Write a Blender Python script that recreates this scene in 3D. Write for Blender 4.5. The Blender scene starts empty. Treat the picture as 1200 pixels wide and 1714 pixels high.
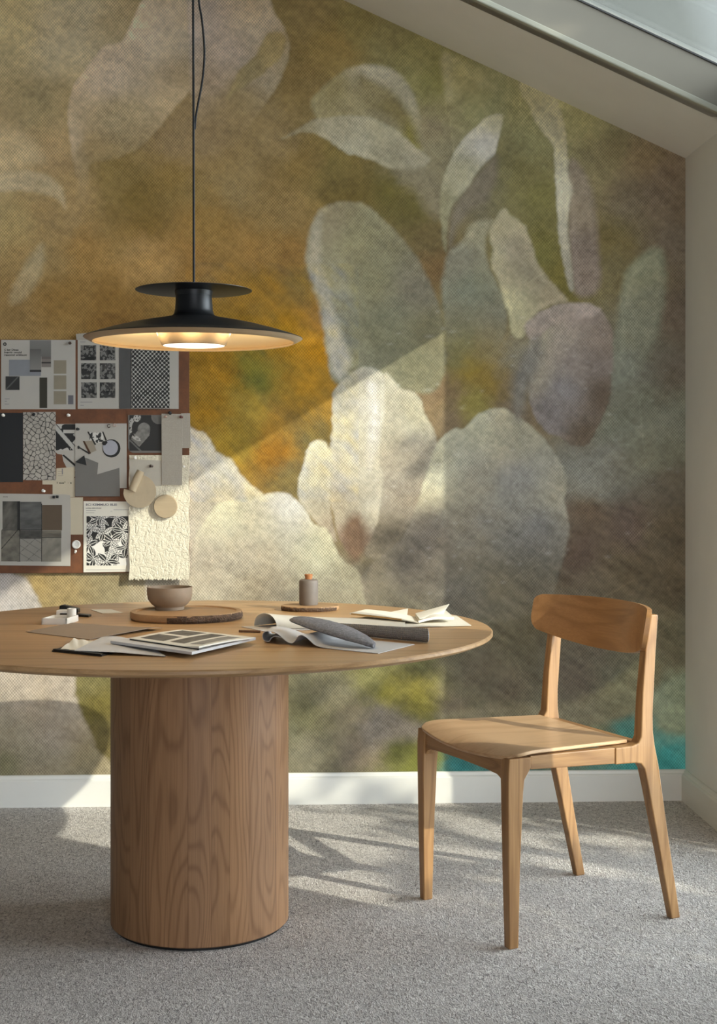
import bpy, bmesh, math, random
import numpy as np
from mathutils import Vector, Matrix, noise as mnoise

random.seed(7)
rng = np.random.default_rng(11)
PI = math.pi
scene = bpy.context.scene
col = scene.collection

# ------------------------------------------------------------------ camera
FPX, CX, HOR, EYE = 2270.0, 600.0, 790.0, 1.1487
YAW = math.atan(98 / 2270.0)
cam_d = bpy.data.cameras.new('camera')
cam_d.sensor_fit = 'VERTICAL'
cam_d.sensor_height = 24.0
cam_d.sensor_width = 24.0 * 1200 / 1714
cam_d.lens = 24.0 * FPX / 1714.0
cam_d.shift_y = -(857.0 - HOR) / 1714.0
cam_d.clip_start = 0.05
cam = bpy.data.objects.new('camera', cam_d)
cam.location = (0, 0, EYE)
cam.rotation_euler = (PI / 2, 0, -YAW)
col.objects.link(cam)
scene.camera = cam

vs = scene.view_settings
scene.display_settings.display_device = 'sRGB'
vs.view_transform = 'Standard'
vs.look = 'None'
vs.gamma = 1.0
vs.use_curve_mapping = False
vs.exposure = 0.0
scene.cycles.use_denoising = True
scene.cycles.max_bounces = 10
scene.cycles.diffuse_bounces = 6
scene.cycles.transparent_max_bounces = 16
scene.cycles.caustics_reflective = False
scene.cycles.caustics_refractive = False
scene.cycles.sample_clamp_indirect = 6.0

# ------------------------------------------------------------------ sky and sun
SUNV = Vector((1.35, -1.0, 0.80)).normalized()          # towards the sun
world = bpy.data.worlds.new('sky')
scene.world = world
world.use_nodes = True
wn, wl = world.node_tree.nodes, world.node_tree.links
wn.clear()
wo = wn.new('ShaderNodeOutputWorld')
wb = wn.new('ShaderNodeBackground')
tc = wn.new('ShaderNodeTexCoord')
dt = wn.new('ShaderNodeVectorMath'); dt.operation = 'DOT_PRODUCT'
dt.inputs[1].default_value = Vector((.86, -.33, .38)).normalized()   # the bright haze spreads right of the sun
wl.new(tc.outputs['Generated'], dt.inputs[0])
rmp = wn.new('ShaderNodeValToRGB')
mr = wn.new('ShaderNodeMapRange'); mr.inputs['From Min'].default_value = -1.0
wl.new(dt.outputs['Value'], mr.inputs['Value'])
wl.new(mr.outputs[0], rmp.inputs[0])
e = rmp.color_ramp.elements
e[0].position = 0.0; e[0].color = (0.021, 0.023, 0.0215, 1)
e[1].position = 1.0; e[1].color = (0.91, 0.96, 1.03, 1)
n1 = e.new(0.52); n1.color = (0.043, 0.046, 0.044, 1)
n2 = e.new(0.72); n2.color = (0.475, 0.505, 0.55, 1)
cn = wn.new('ShaderNodeTexNoise'); cn.inputs['Scale'].default_value = 2.2; cn.inputs['Detail'].default_value = 5
wl.new(tc.outputs['Generated'], cn.inputs['Vector'])
cm = wn.new('ShaderNodeMix'); cm.data_type = 'RGBA'; cm.blend_type = 'MULTIPLY'; cm.inputs[0].default_value = 1.0
cr = wn.new('ShaderNodeMapRange'); cr.inputs['From Min'].default_value = .3; cr.inputs['From Max'].default_value = .7
cr.inputs['To Min'].default_value = .8; cr.inputs['To Max'].default_value = 1.2
wl.new(cn.outputs['Fac'], cr.inputs['Value'])
wl.new(rmp.outputs[0], cm.inputs[6]); wl.new(cr.outputs[0], cm.inputs[7])
zs = wn.new('ShaderNodeSeparateXYZ'); wl.new(tc.outputs['Generated'], zs.inputs[0])
zr = wn.new('ShaderNodeMapRange'); zr.interpolation_type = 'SMOOTHSTEP'; zr.inputs['From Min'].default_value = .12; zr.inputs['From Max'].default_value = .75
zr.inputs['To Min'].default_value = 1.0; zr.inputs['To Max'].default_value = .06
wl.new(zs.outputs[2], zr.inputs['Value'])
cz = wn.new('ShaderNodeMix'); cz.data_type = 'RGBA'; cz.blend_type = 'MULTIPLY'; cz.inputs[0].default_value = 1.0
wl.new(cm.outputs[2], cz.inputs[6]); wl.new(zr.outputs[0], cz.inputs[7])
wl.new(cz.outputs[2], wb.inputs['Color'])
wb.inputs['Strength'].default_value = 18.5
wl.new(wb.outputs[0], wo.inputs[0])

sun_d = bpy.data.lights.new('sun', 'SUN')
sun_d.energy = 4.9
sun_d.angle = math.radians(0.6)
sun_d.color = (1.0, 0.91, 0.76)
sun = bpy.data.objects.new('sun', sun_d)
sun.rotation_euler = SUNV.to_track_quat('Z', 'Y').to_euler()
sun.location = (8, -6, 6)
col.objects.link(sun)


def portal(name, loc, rot, sx, sy):
    d = bpy.data.lights.new(name, 'AREA'); d.shape = 'RECTANGLE'; d.size = sx; d.size_y = sy
    d.cycles.is_portal = True
    o = bpy.data.objects.new(name, d); o.location = loc; o.rotation_euler = rot; col.objects.link(o)


# room numbers (metres); room axes: X along the mural wall, Y away from the camera
WY = 4.704                       # mural wall
XR = 1.3507                      # right wall
XL = -2.8
YB = -2.6
EAVE = 2.249
SLOPE = 0.448
ZTOP = 3.15
XFLAT = XR - (ZTOP - EAVE) / SLOPE
SKY = (0.36, 1.325, 3.05, 4.194)  # skylight x0,x1,y0,y1
WIN = (2.64, 4.075, 0.04, 2.222)   # right window y0,y1,z0,z1
REAR = (-.25, 1.32, 0.05, 2.15)     # rear glazing x0,x1,z0,z1

portal('portal_right_window', (XR + .02, (WIN[0] + WIN[1]) / 2, (WIN[2] + WIN[3]) / 2), (0, PI / 2, 0), WIN[3] - WIN[2], WIN[1] - WIN[0])
sa = math.atan(SLOPE)
sxc = (SKY[0] + SKY[1]) / 2
portal('portal_skylight', (sxc + math.sin(sa) * .15, (SKY[2] + SKY[3]) / 2, EAVE + SLOPE * (XR - sxc) + math.cos(sa) * .15), (0, sa, 0), (SKY[1] - SKY[0]) / math.cos(sa), SKY[3] - SKY[2])
portal('portal_rear', ((REAR[0] + REAR[1]) / 2, YB - .02, (REAR[2] + REAR[3]) / 2), (-PI / 2, 0, PI), REAR[1] - REAR[0], REAR[3] - REAR[2])

# ------------------------------------------------------------------ authoring helpers: where a line of sight meets a real plane
FW = Vector((math.sin(YAW), math.cos(YAW), 0)); RT = Vector((math.cos(YAW), -math.sin(YAW), 0)); UP = Vector((0, 0, 1))
EYEV = Vector((0, 0, EYE))


def ray(px, py): return FW + RT * ((px - CX) / FPX) + UP * ((HOR - py) / FPX)
def on_wall(px, py, off=0.0):
    r = ray(px, py); return EYEV + r * ((WY - off) / r.y)
def on_z(px, py, z=0.75):
    r = ray(px, py); return EYEV + r * ((z - EYE) / r.z)
def at_depth(px, py, d): return EYEV + ray(px, py) * d


def srgb(h):
    h = h.lstrip('#'); v = [int(h[i:i + 2], 16) / 255 for i in (0, 2, 4)]
    return [c / 12.92 if c <= .04045 else ((c + .055) / 1.055) ** 2.4 for c in v]


# ------------------------------------------------------------------ mesh helpers
def tag(o, label=None, cat=None, group=None, kind=None):
    if label: o['label'] = label
    if cat: o['category'] = cat
    if group: o['group'] = group
    if kind: o['kind'] = kind
    return o


def empty(name, loc, rz=0.0):
    o = bpy.data.objects.new(name, None); o.location = loc; o.rotation_euler = (0, 0, rz)
    o.empty_display_size = .05; col.objects.link(o); return o


class MB:
    """collects shapes, then links them as one mesh object"""
    def __init__(s): s.v = []; s.f = []; s.m = []; s.mi = 0

    def add(s, verts, faces):
        b = len(s.v); s.v += [tuple(v) for v in verts]
        s.f += [tuple(i + b for i in f) for f in faces]; s.m += [s.mi] * len(faces); return s

    def box(s, lo, hi):
        x0, y0, z0 = lo; x1, y1, z1 = hi
        return s.add([(x0, y0, z0), (x1, y0, z0), (x1, y1, z0), (x0, y1, z0), (x0, y0, z1), (x1, y0, z1), (x1, y1, z1), (x0, y1, z1)],
                     [(0, 3, 2, 1), (4, 5, 6, 7), (0, 1, 5, 4), (1, 2, 6, 5), (2, 3, 7, 6), (3, 0, 4, 7)])

    def prism(s, poly, vec):
        """closed polygon of 3-D points pushed along vec"""
        n = len(poly); vec = Vector(vec); p = [Vector(q) for q in poly]
        return s.add(p + [q + vec for q in p], [tuple(range(n))[::-1], tuple(range(n, 2 * n))] + [(i, (i + 1) % n, n + (i + 1) % n, n + i) for i in range(n)])

    def lathe(s, prof, n=64, c=(0, 0, 0), frame=None):
        c = Vector(c); fr = frame or Matrix.Identity(3); v = []; f = []; rings = []
        for r, z in prof:
            if r < 1e-6:
                rings.append([len(v)]); v.append(c + fr @ Vector((0, 0, z)))
            else:
                rings.append(list(range(len(v), len(v) + n)))
                v += [c + fr @ Vector((r * math.cos(2 * PI * k / n), r * math.sin(2 * PI * k / n), z)) for k in range(n)]
        for a, b in zip(rings, rings[1:]):
            for k in range(n):
                k2 = (k + 1) % n
                if len(a) == 1 and len(b) == 1: continue
                if len(a) == 1: f.append((a[0], b[k2], b[k]))
                elif len(b) == 1: f.append((a[k], a[k2], b[0]))
                else: f.append((a[k], a[k2], b[k2], b[k]))
        return s.add(v, f)

    def tube(s, pts, r, n=10, close=True):
        pts = [Vector(p) for p in pts]; rr = r if hasattr(r, '__len__') else [r] * len(pts); v = []; f = []
        t0 = (pts[1] - pts[0]).normalized(); up = Vector((0, 0, 1)) if abs(t0.z) < .9 else Vector((1, 0, 0))
        u = t0.cross(up).normalized()
        for i, p in enumerate(pts):
            t = (pts[min(i + 1, len(pts) - 1)] - pts[max(i - 1, 0)]).normalized()
            u = (u - t * u.dot(t)).normalized(); w = t.cross(u)
            v += [p + (u * math.cos(2 * PI * k / n) + w * math.sin(2 * PI * k / n)) * rr[i] for k in range(n)]
        for i in range(len(pts) - 1):
            for k in range(n):
                f.append((i * n + k, i * n + (k + 1) % n, (i + 1) * n + (k + 1) % n, (i + 1) * n + k))
        if close: f += [tuple(range(n))[::-1], tuple(range((len(pts) - 1) * n, len(pts) * n))]
        return s.add(v, f)

    def sheet(s, P, th):
        """grid of points P[i][j] made into a closed slab of thickness th (below the surface)"""
        ni, nj = len(P), len(P[0]); top = [Vector(p) for row in P for p in row]
        nor = []
        for i in range(ni):
            for j in range(nj):
                a = Vector(P[min(i + 1, ni - 1)][j]) - Vector(P[max(i - 1, 0)][j]); b = Vector(P[i][min(j + 1, nj - 1)]) - Vector(P[i][max(j - 1, 0)])
                n = a.cross(b); n = n.normalized() if n.length > 1e-12 else Vector((0, 0, 1)); nor.append(n)
        N = ni * nj; bot = [p - n * th for p, n in zip(top, nor)]; f = []
        for i in range(ni - 1):
            for j in range(nj - 1):
                q = (i * nj + j, (i + 1) * nj + j, (i + 1) * nj + j + 1, i * nj + j + 1)
                f.append(q); f.append(tuple(k + N for k in q[::-1]))
        edge = [(i, 0) for i in range(ni)] + [(ni - 1, j) for j in range(1, nj)] + [(i, nj - 1) for i in range(ni - 2, -1, -1)] + [(0, j) for j in range(nj - 2, 0, -1)]
        idx = [i * nj + j for i, j in edge]
        for a, b in zip(idx, idx[1:] + idx[:1]): f.append((b, a, a + N, b + N))
        return s.add(top + bot, f)

    def build(s, name, mats, parent=None, origin=None, smooth=False, bevel=0.0, segs=2, angle=35):
        """verts are world coordinates (or the parent's local ones when the parent carries 'local')"""
        me = bpy.data.meshes.new(name)
        off = Vector((0, 0, 0))
        if parent is not None:
            off = Vector((0, 0, 0)) if parent.get('_local') else Vector(parent.location) + (Vector(parent.parent.location) if parent.parent else Vector((0, 0, 0)))
        elif origin is not None: off = Vector(origin)
        elif s.v:
            a = np.array(s.v); off = Vector(((a[:, 0].min() + a[:, 0].max()) / 2, (a[:, 1].min() + a[:, 1].max()) / 2, a[:, 2].min()))
        me.from_pydata([tuple(Vector(v) - off) for v in s.v], [], s.f)
        if not isinstance(mats, (list, tuple)): mats = [mats]
        for m in mats: me.materials.append(m)
        if len(mats) > 1: me.polygons.foreach_set('material_index', s.m)
        bm = bmesh.new(); bm.from_mesh(me); bmesh.ops.recalc_face_normals(bm, faces=bm.faces); bm.to_mesh(me); bm.free()
        o = bpy.data.objects.new(name, me); col.objects.link(o)
        if parent is not None:
            o.parent = parent
        else: o.location = off
        if bevel > 0:
            b = o.modifiers.new('bevel', 'BEVEL'); b.width = bevel; b.segments = segs; b.limit_method = 'ANGLE'; b.angle_limit = math.radians(angle); b.harden_normals = False
        if smooth:
            me.polygons.foreach_set('use_smooth', [True] * len(me.polygons))
            try:
                me.set_sharp_from_angle(angle=math.radians(40))
            except Exception: pass
        return o


def catmull(pts, n=8, closed=False):
    P = [np.array(p, float) for p in pts]; out = []; N = len(P)
    rngi = range(N if closed else N - 1)
    for i in rngi:
        if closed: a, b, c, d = P[(i - 1) % N], P[i], P[(i + 1) % N], P[(i + 2) % N]
        else: a, b, c, d = P[max(i - 1, 0)], P[i], P[i + 1], P[min(i + 2, N - 1)]
        for k in range(n):
            t = k / n
            out.append(.5 * ((2 * b) + (-a + c) * t + (2 * a - 5 * b + 4 * c - d) * t * t + (-a + 3 * b - 3 * c + d) * t ** 3))
    if not closed: out.append(P[-1])
    return out


# ------------------------------------------------------------------ material helpers
class NT:
    def __init__(s, name):
        s.m = bpy.data.materials.new(name); s.m.use_nodes = True
        s.n, s.l = s.m.node_tree.nodes, s.m.node_tree.links
        s.b = s.n['Principled BSDF']; s.out = s.n['Material Output']

    def new(s, t, **k):
        x = s.n.new(t)
        for a, v in k.items(): setattr(x, a, v)
        return x

    def link(s, a, b): s.l.new(a, b)

    def val(s, sock, v):
        if hasattr(v, 'links') or isinstance(v, bpy.types.NodeSocket): s.l.new(v, sock)
        else: sock.default_value = v

    def math(s, op, a, b=0.0, c=None):
        x = s.new('ShaderNodeMath', operation=op); s.val(x.inputs[0], a); s.val(x.inputs[1], b)
        if c is not None: s.val(x.inputs[2], c)
        return x.outputs[0]

    def noise(s, vec, scale, detail=3, rough=.55, dist=0.0):
        x = s.new('ShaderNodeTexNoise'); s.link(vec, x.inputs['Vector']); x.inputs['Scale'].default_value = scale
        x.inputs['Detail'].default_value = detail; x.inputs['Roughness'].default_value = rough; x.inputs['Distortion'].default_value = dist
        return x.outputs['Fac']

    def obj(s): return s.new('ShaderNodeTexCoord').outputs['Object']

    def mapping(s, vec, scale=(1, 1, 1), rot=(0, 0, 0), loc=(0, 0, 0)):
        x = s.new('ShaderNodeMapping'); s.link(vec, x.inputs[0]); s.val(x.inputs['Scale'], scale); s.val(x.inputs['Rotation'], rot); s.val(x.inputs['Location'], loc)
        return x.outputs[0]

    def ramp(s, fac, stops):
        x = s.new('ShaderNodeValToRGB'); s.link(fac, x.inputs[0]); el = x.color_ramp.elements
        for i, (p, c) in enumerate(stops):
            q = el[i] if i < 2 else el.new(p)
            q.position = p; q.color = (*c[:3], 1)
        return x.outputs[0]

    def mix(s, fac, a, b, blend='MIX'):
        x = s.new('ShaderNodeMix', data_type='RGBA', blend_type=blend)
        s.val(x.inputs[0], fac)
        for k, v in ((6, a), (7, b)):
            if isinstance(v, bpy.types.NodeSocket): s.l.new(v, x.inputs[k])
            else: x.inputs[k].default_value = (*v[:3], 1)
        return x.outputs[2]

    def bump(s, h, strength=.3, dist=.002):
        x = s.new('ShaderNodeBump'); x.inputs['Strength'].default_value = strength; x.inputs['Distance'].default_value = dist
        s.link(h, x.inputs['Height']); s.link(x.outputs[0], s.b.inputs['Normal'])

    def col(s, c):
        if isinstance(c, bpy.types.NodeSocket): s.link(c, s.b.inputs['Base Color'])
        else: s.b.inputs['Base Color'].default_value = (*c[:3], 1)

    def rough(s, v): s.val(s.b.inputs['Roughness'], v)


def scl(c, k): return [min(1, x * k) for x in c]


def plain(name, c, rough=.6, var=.06, nscale=40, metal=0.0, bump=0.0, bdist=.001, spec=None):
    t = NT(name); c = srgb(c) if isinstance(c, str) else c
    f = t.noise(t.obj(), nscale, 4)
    t.col(t.ramp(f, [(.3, scl(c, 1 - var)), (.7, scl(c, 1 + var))])); t.rough(rough); t.b.inputs['Metallic'].default_value = metal
    if spec is not None: t.b.inputs['Specular IOR Level'].default_value = spec
    if bump > 0: t.bump(t.noise(t.obj(), nscale * 4, 5), bump, bdist)
    return t.m


def vcol(name, rough=.7, attr='paint', bump=0):
    t = NT(name); a = t.new('ShaderNodeVertexColor', layer_name=attr); t.col(a.outputs[0]); t.rough(rough)
    if bump: t.bump(t.noise(t.obj(), 300, 4), bump, .0006)
    return t.m


def wood(name, light, dark, axis='X', rings=9.0, wid=6.0, contrast=.75, rough=.45, seed=0.0, planks=0, stretch=.10):
    """oak: contour lines of stretched noise give cathedral grain, fine stretched noise gives fibre and pores"""
    t = NT(name); L, D = srgb(light), srgb(dark); o = t.obj()
    sc = {'X': (stretch, 1, 1), 'Y': (1, stretch, 1), 'Z': (1, 1, stretch)}[axis]
    fs = {'X': (.02, 1, 1), 'Y': (1, .02, 1), 'Z': (1, 1, .02)}[axis]
    v = o; tone = None; seam = None
    if planks:
        sp = t.new('ShaderNodeSeparateXYZ'); t.link(o, sp.inputs[0])
        ang = t.math('ARCTAN2', sp.outputs[1], sp.outputs[0])
        a = t.math('MULTIPLY', ang, planks / (2 * PI))
        # uneven plank widths
        a = t.math('ADD', a, t.math('MULTIPLY', t.math('SINE', t.math('MULTIPLY', ang, 5.0)), .32))
        fl = t.math('FLOOR', a); fr = t.math('SUBTRACT', a, fl)
        wnz = t.new('ShaderNodeTexWhiteNoise', noise_dimensions='1D'); t.link(t.math('ADD', fl, 31.5 + seed), wnz.inputs['W'])
        tone = wnz.outputs['Value']
        cmb = t.new('ShaderNodeCombineXYZ'); t.link(t.math('MULTIPLY', fl, 3.7), cmb.inputs[0]); t.link(t.math('MULTIPLY', tone, 9.0), cmb.inputs[2])
        ad = t.new('ShaderNodeVectorMath', operation='ADD'); t.link(o, ad.inputs[0]); t.link(cmb.outputs[0], ad.inputs[1]); v = ad.outputs[0]
        ed = t.math('MINIMUM', fr, t.math('SUBTRACT', 1.0, fr))
        seam = t.new('ShaderNodeMapRange'); t.link(ed, seam.inputs[0]); seam.inputs[1].default_value = .0; seam.inputs[2].default_value = .014
        seam = seam.outputs[0]
    p = t.mapping(v, sc, loc=(seed * 1.7, seed * 2.3, seed * .9))
    n = t.noise(p, wid, 2, .45, .35)
    s = t.math('SINE', t.math('MULTIPLY', n, rings * 2 * PI))
    s = t.math('MULTIPLY_ADD', s, .5, .5); s = t.math('POWER', s, 3.2)
    fib = t.noise(t.mapping(v, fs, loc=(seed, 0, 0)), 420, 3, .6)
    fib2 = t.noise(t.mapping(v, fs, loc=(0, seed, 0)), 150, 2, .6)
    big = t.noise(t.mapping(v, sc), 3.5, 2)
    c = t.mix(t.math('MULTIPLY', s, contrast * .55), L, D)
    fm = t.new('ShaderNodeMapRange'); t.link(fib, fm.inputs[0]); fm.inputs[1].default_value = .42; fm.inputs[2].default_value = .68
    c = t.mix(t.math('MULTIPLY', fm.outputs[0], contrast * .34), c, D)
    fm2 = t.new('ShaderNodeMapRange'); t.link(fib2, fm2.inputs[0]); fm2.inputs[1].default_value = .35; fm2.inputs[2].default_value = .75
    c = t.mix(t.math('MULTIPLY', fm2.outputs[0], contrast * .30), c, scl(D, .95))
    c = t.mix(t.math('MULTIPLY', big, .30), c, scl(L, 1.18))
    if planks:
        hs = t.new('ShaderNodeHueSaturation'); t.link(c, hs.inputs['Color'])
        t.link(t.math('MULTIPLY_ADD', tone, .36, .80), hs.inputs['Value']); c = hs.outputs[0]
        c = t.mix(seam, scl(D, 1.15), c)
    t.col(c); t.rough(rough)
    t.bump(t.math('ADD', fib, t.math('MULTIPLY', s, .3)), .12, .001)
    t.b.inputs['Specular IOR Level'].default_value = .35
    return t.m


# ------------------------------------------------------------------ materials
M = {}
M['white_paint'] = plain('white_wall_paint', '#efeee8', .75, .02, 6, bump=.05)
M['ceiling_paint'] = plain('ceiling_paint', '#efede6', .8, .02, 6, bump=.04)
M['grey_plaster'] = plain('grey_plaster', '#8c8c8a', .8, .04, 6)
M['reveal_paint'] = plain('window_lining_paint', '#8c8678', .7, .02, 6)
M['moulding_paint'] = plain('moulding_paint', '#aaa898', .6, .02, 6)
M['trim_paint'] = plain('trim_paint', '#e6e4dc', .38, .015, 10)
M['oak_top'] = wood('oak_table_top', '#bb966b', '#83603c', 'X', 9, 7.0, .85, .36, 1.0, stretch=.05)
M['oak_pillar'] = wood('oak_staves', '#987250', '#56371f', 'Z', 19, 7.0, .85, .5, 3.0, planks=22, stretch=.16)
M['oak_chair'] = wood('oak_chair', '#a67f54', '#674528', 'Z', 9, 10.0, .95, .38, 5.0)
M['oak_chair_x'] = wood('oak_chair_rails', '#a67f54', '#674528', 'X', 9, 10.0, .95, .38, 6.0)
M['oak_chair_y'] = wood('oak_chair_cross', '#a67f54', '#674528', 'Y', 9, 10.0, .95, .38, 7.0)
M['oak_seat'] = wood('oak_seat_veneer', '#c9a67f', '#9d7750', 'X', 7, 7.0, .7, .36, 8.0)
M['oak_back'] = wood('oak_back_veneer', '#ab7f52', '#765131', 'Y', 8, 8.0, .8, .33, 9.0)
M['black_metal'] = plain('black_lacquer', '#17181a', .42, .05, 30)
M['black_cable'] = plain('black_cable', '#101112', .6, .05, 60)
M['champagne'] = plain('champagne_lacquer', '#a8957a', .42, .03, 20)
M['cream_inside'] = plain('cream_reflector', '#eddcb9', .5, .02, 20)


def emit(name, c, strength):
    t = NT(name); c = srgb(c); t.col(c); t.b.inputs['Emission Color'].default_value = (*c, 1); t.b.inputs['Emission Strength'].default_value = strength
    nz = t.noise(t.obj(), 20, 2); t.link(t.math('MULTIPLY_ADD', nz, .1, strength), t.b.inputs['Emission Strength'])
    return t.m


M['diffuser'] = emit('lit_opal_diffuser', '#fff0d2', 1.8)


def glass_mat():
    t = NT('window_glass'); g = t.new('ShaderNodeBsdfGlossy'); g.inputs['Roughness'].default_value = .02
    tr = t.new('ShaderNodeBsdfTransparent'); lw = t.new('ShaderNodeLayerWeight'); lw.inputs[0].default_value = .25
    tr.inputs[0].default_value = (.93, .96, .96, 1)
    mx = t.new('ShaderNodeMixShader'); t.link(t.math('MULTIPLY', lw.outputs['Fresnel'], .6), mx.inputs[0]); t.link(tr.outputs[0], mx.inputs[1]); t.link(g.outputs[0], mx.inputs[2])
    t.link(mx.outputs[0], t.out.inputs[0]); return t.m


M['glass'] = glass_mat()


def carpet_mat():
    t = NT('grey_loop_carpet'); o = t.obj()
    w = t.noise(o, 18, 2)
    v1 = t.mapping(o, (1.0, .55, 1), rot=(0, 0, .5))
    a = t.noise(v1, 125, 3, .6, 1.4)
    b = t.noise(v1, 330, 2, .6)
    big = t.noise(o, 2.6, 4, .6)
    h = t.math('ADD', a, t.math('MULTIPLY', b, .45))
    c = t.ramp(h, [(.50, srgb('#6a645f')), (.90, srgb('#f4efe9')), (.69, srgb('#c9c2bb'))])
    c = t.mix(t.math('MULTIPLY', big, .28), c, srgb('#ccc5c0'))
    mot = t.noise(o, 9, 4, .65)
    hs = t.new('ShaderNodeHueSaturation'); t.link(c, hs.inputs['Color']); t.link(t.math('MULTIPLY_ADD', mot, .36, .82), hs.inputs['Value'])
    t.col(hs.outputs[0]); t.rough(.97); t.b.inputs['Specular IOR Level'].default_value = .1
    t.b.inputs['Sheen Weight'].default_value = .15
    t.bump(t.math('ADD', h, t.math('MULTIPLY', w, .4)), 1.0, .009)
    return t.m


M['carpet'] = carpet_mat()


def cork_mat():
    t = NT('brown_board_face'); o = t.obj()
    a = t.noise(o, 14, 5, .7); b = t.noise(o, 160, 4, .7)
    c = t.ramp(a, [(.3, srgb('#573520')), (.7, srgb('#7a4b2b'))])
    c = t.mix(t.math('MULTIPLY', b, .35), c, srgb('#50301c'))
    t.col(c); t.rough(.7); t.bump(b, .2, .001); return t.m


M['board'] = cork_mat()


def cloth_mat(name, c1, c2, scale=900, bump=.5, big=12, rough=.95, dist=.0012):
    t = NT(name); o = t.obj(); w1 = t.new('ShaderNodeTexWave', wave_type='BANDS', bands_direction='X'); w2 = t.new('ShaderNodeTexWave', wave_type='BANDS', bands_direction='Z')
    for w in (w1, w2):
        w.inputs['Scale'].default_value = scale / 10; w.inputs['Distortion'].default_value = 1.2; w.inputs['Detail'].default_value = 2; t.link(o, w.inputs['Vector'])
    n = t.noise(o, big, 5, .65); f = t.noise(o, scale * .5, 4, .7)
    h = t.math('ADD', t.math('MULTIPLY', w1.outputs['Fac'], w2.outputs['Fac']), f)
    c = t.mix(t.math('MULTIPLY_ADD', f, 1.6, -.35), srgb(c1), srgb(c2)); c = t.mix(t.math('MULTIPLY', n, .35), c, srgb(c2))
    t.col(c); t.rough(rough); t.bump(h, bump, dist); t.b.inputs['Specular IOR Level'].default_value = .15; return t.m


M['linen_grey'] = cloth_mat('grey_linen', '#b3aca0', '#928a7e', 900, .3)
def crinkle_mat():
    t = NT('cream_crinkled_cloth'); o = t.obj()
    a = t.noise(o, 38, 4, .6, 2.5); b = t.noise(o, 260, 4, .7); big = t.noise(o, 7, 3)
    v = t.new('ShaderNodeTexVoronoi', feature='DISTANCE_TO_EDGE'); v.inputs['Scale'].default_value = 34
    wv = t.new('ShaderNodeVectorMath', operation='ADD'); nz = t.new('ShaderNodeTexNoise'); nz.inputs['Scale'].default_value = 22; nz.inputs['Detail'].default_value = 4
    t.link(o, nz.inputs['Vector']); t.link(o, wv.inputs[0])
    sc_ = t.new('ShaderNodeVectorMath', operation='SCALE'); t.link(nz.outputs['Color'], sc_.inputs[0]); sc_.inputs['Scale'].default_value = .09; t.link(sc_.outputs[0], wv.inputs[1]); t.link(wv.outputs[0], v.inputs['Vector'])
    ed = t.new('ShaderNodeMapRange'); t.link(v.outputs['Distance'], ed.inputs[0]); ed.inputs[2].default_value = .12
    c = t.ramp(b, [(.3, srgb('#c9c0a8')), (.6, srgb('#e2dac4'))]); c = t.mix(t.math('MULTIPLY', big, .3), c, srgb('#c4bba5'))
    t.col(c); t.rough(.95); t.b.inputs['Specular IOR Level'].default_value = .1
    t.bump(t.math('ADD', t.math('ADD', a, t.math('MULTIPLY', ed.outputs[0], .5)), t.math('MULTIPLY', b, .35)), .5, .005); return t.m


M['linen'] = crinkle_mat()
M['fleece'] = plain('grey_fleece', '#8b898c', .95, .3, 170, bump=1.0, bdist=.004)
M['knit'] = cloth_mat('grey_knit', '#aaa6a2', '#605d5a', 700, 1.0, 60, dist=.002)
M['paper'] = plain('dimmed_white_paper', '#aaa59c', .8, .02, 20, bump=.05)  # white sheets, darkened in colour for the dimmer left side
M['paper_bright'] = plain('bright_paper', '#ddd7c8', .8, .02, 20, bump=.05)
M['paper_cool'] = plain('cool_grey_paper', '#c6c4c3', .7, .03, 20, bump=.05)
M['paper_grey'] = plain('mid_grey_paper', '#6d6a65', .75, .03, 20)
M['paper_cream'] = plain('cream_paper', '#bdb29b', .8, .03, 25, bump=.05)
M['paper_taupe'] = plain('taupe_card', '#8d7c6b', .75, .04, 18, bump=.05)
M['card_black'] = plain('black_card', '#0f1113', .6, .1, 30)
M['ink'] = plain('black_ink', '#1b1a19', .7, .05, 60)
M['ink_grey'] = plain('grey_ink', '#77757a', .7, .05, 60)
M['lead_dark'] = plain('dark_grey_card', '#4b4a49', .7, .05, 30)
M['vinyl'] = plain('light_grey_vellum', '#b0a99b', .6, .04, 30)
M['pin_white'] = plain('white_pin', '#e3dfd6', .35, .02, 60)
M['pin_dark'] = plain('bronze_pin', '#3a2a20', .35, .1, 60, metal=.4)
M['pin_red'] = plain('red_brown_pin', '#5b2a20', .4, .1, 60)
M['pin_pink'] = plain('blush_pin', '#b59a8c', .4, .1, 60)
M['steel'] = plain('grey_steel', '#9a9a9a', .3, .05, 60, metal=.8)
M['disc_paper'] = plain('beige_felt_disc', '#bba98c', .8, .05, 30, bump=.15)
M['disc_wood'] = wood('pale_wood_disc', '#a8967a', '#7d694f', 'X', 4, 12, .5, .6, 2.0)
M['ceramic'] = plain('stoneware', '#8d7a65', .62, .14, 18, bump=.12)
M['clay'] = plain('grey_clay', '#6d655e', .6, .12, 22, bump=.15)
M['cork'] = plain('cork_stopper', '#a06a40', .8, .15, 90, bump=.3)
M['slab'] = wood('walnut_slab', '#a98762', '#74563b', 'X', 6, 8, .7, .5, 4.0)
M['bark'] = plain('bark_edge', '#5a4636', .9, .45, 55, bump=1.0, bdist=.008)
M['plaster'] = plain('white_plaster', '#dcd7cd', .6, .03, 40)
M['black_plastic'] = plain('black_plastic', '#131313', .35, .1, 40)
M['pencil'] = plain('brown_pencil', '#6a4c34', .5, .1, 40)
M['brass'] = plain('brass_pencil', '#b18d58', .4, .08, 40, metal=.3)
M['leaf'] = plain('green_leaf', '#4f6b35', .6, .25, 3)
M['trunk'] = plain('tree_bark', '#5b4b3d', .9, .3, 12, bump=.6, bdist=.02)
M['outer_ground'] = plain('outer_paving', '#b5b1a6', .9, .1, 2)
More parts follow.
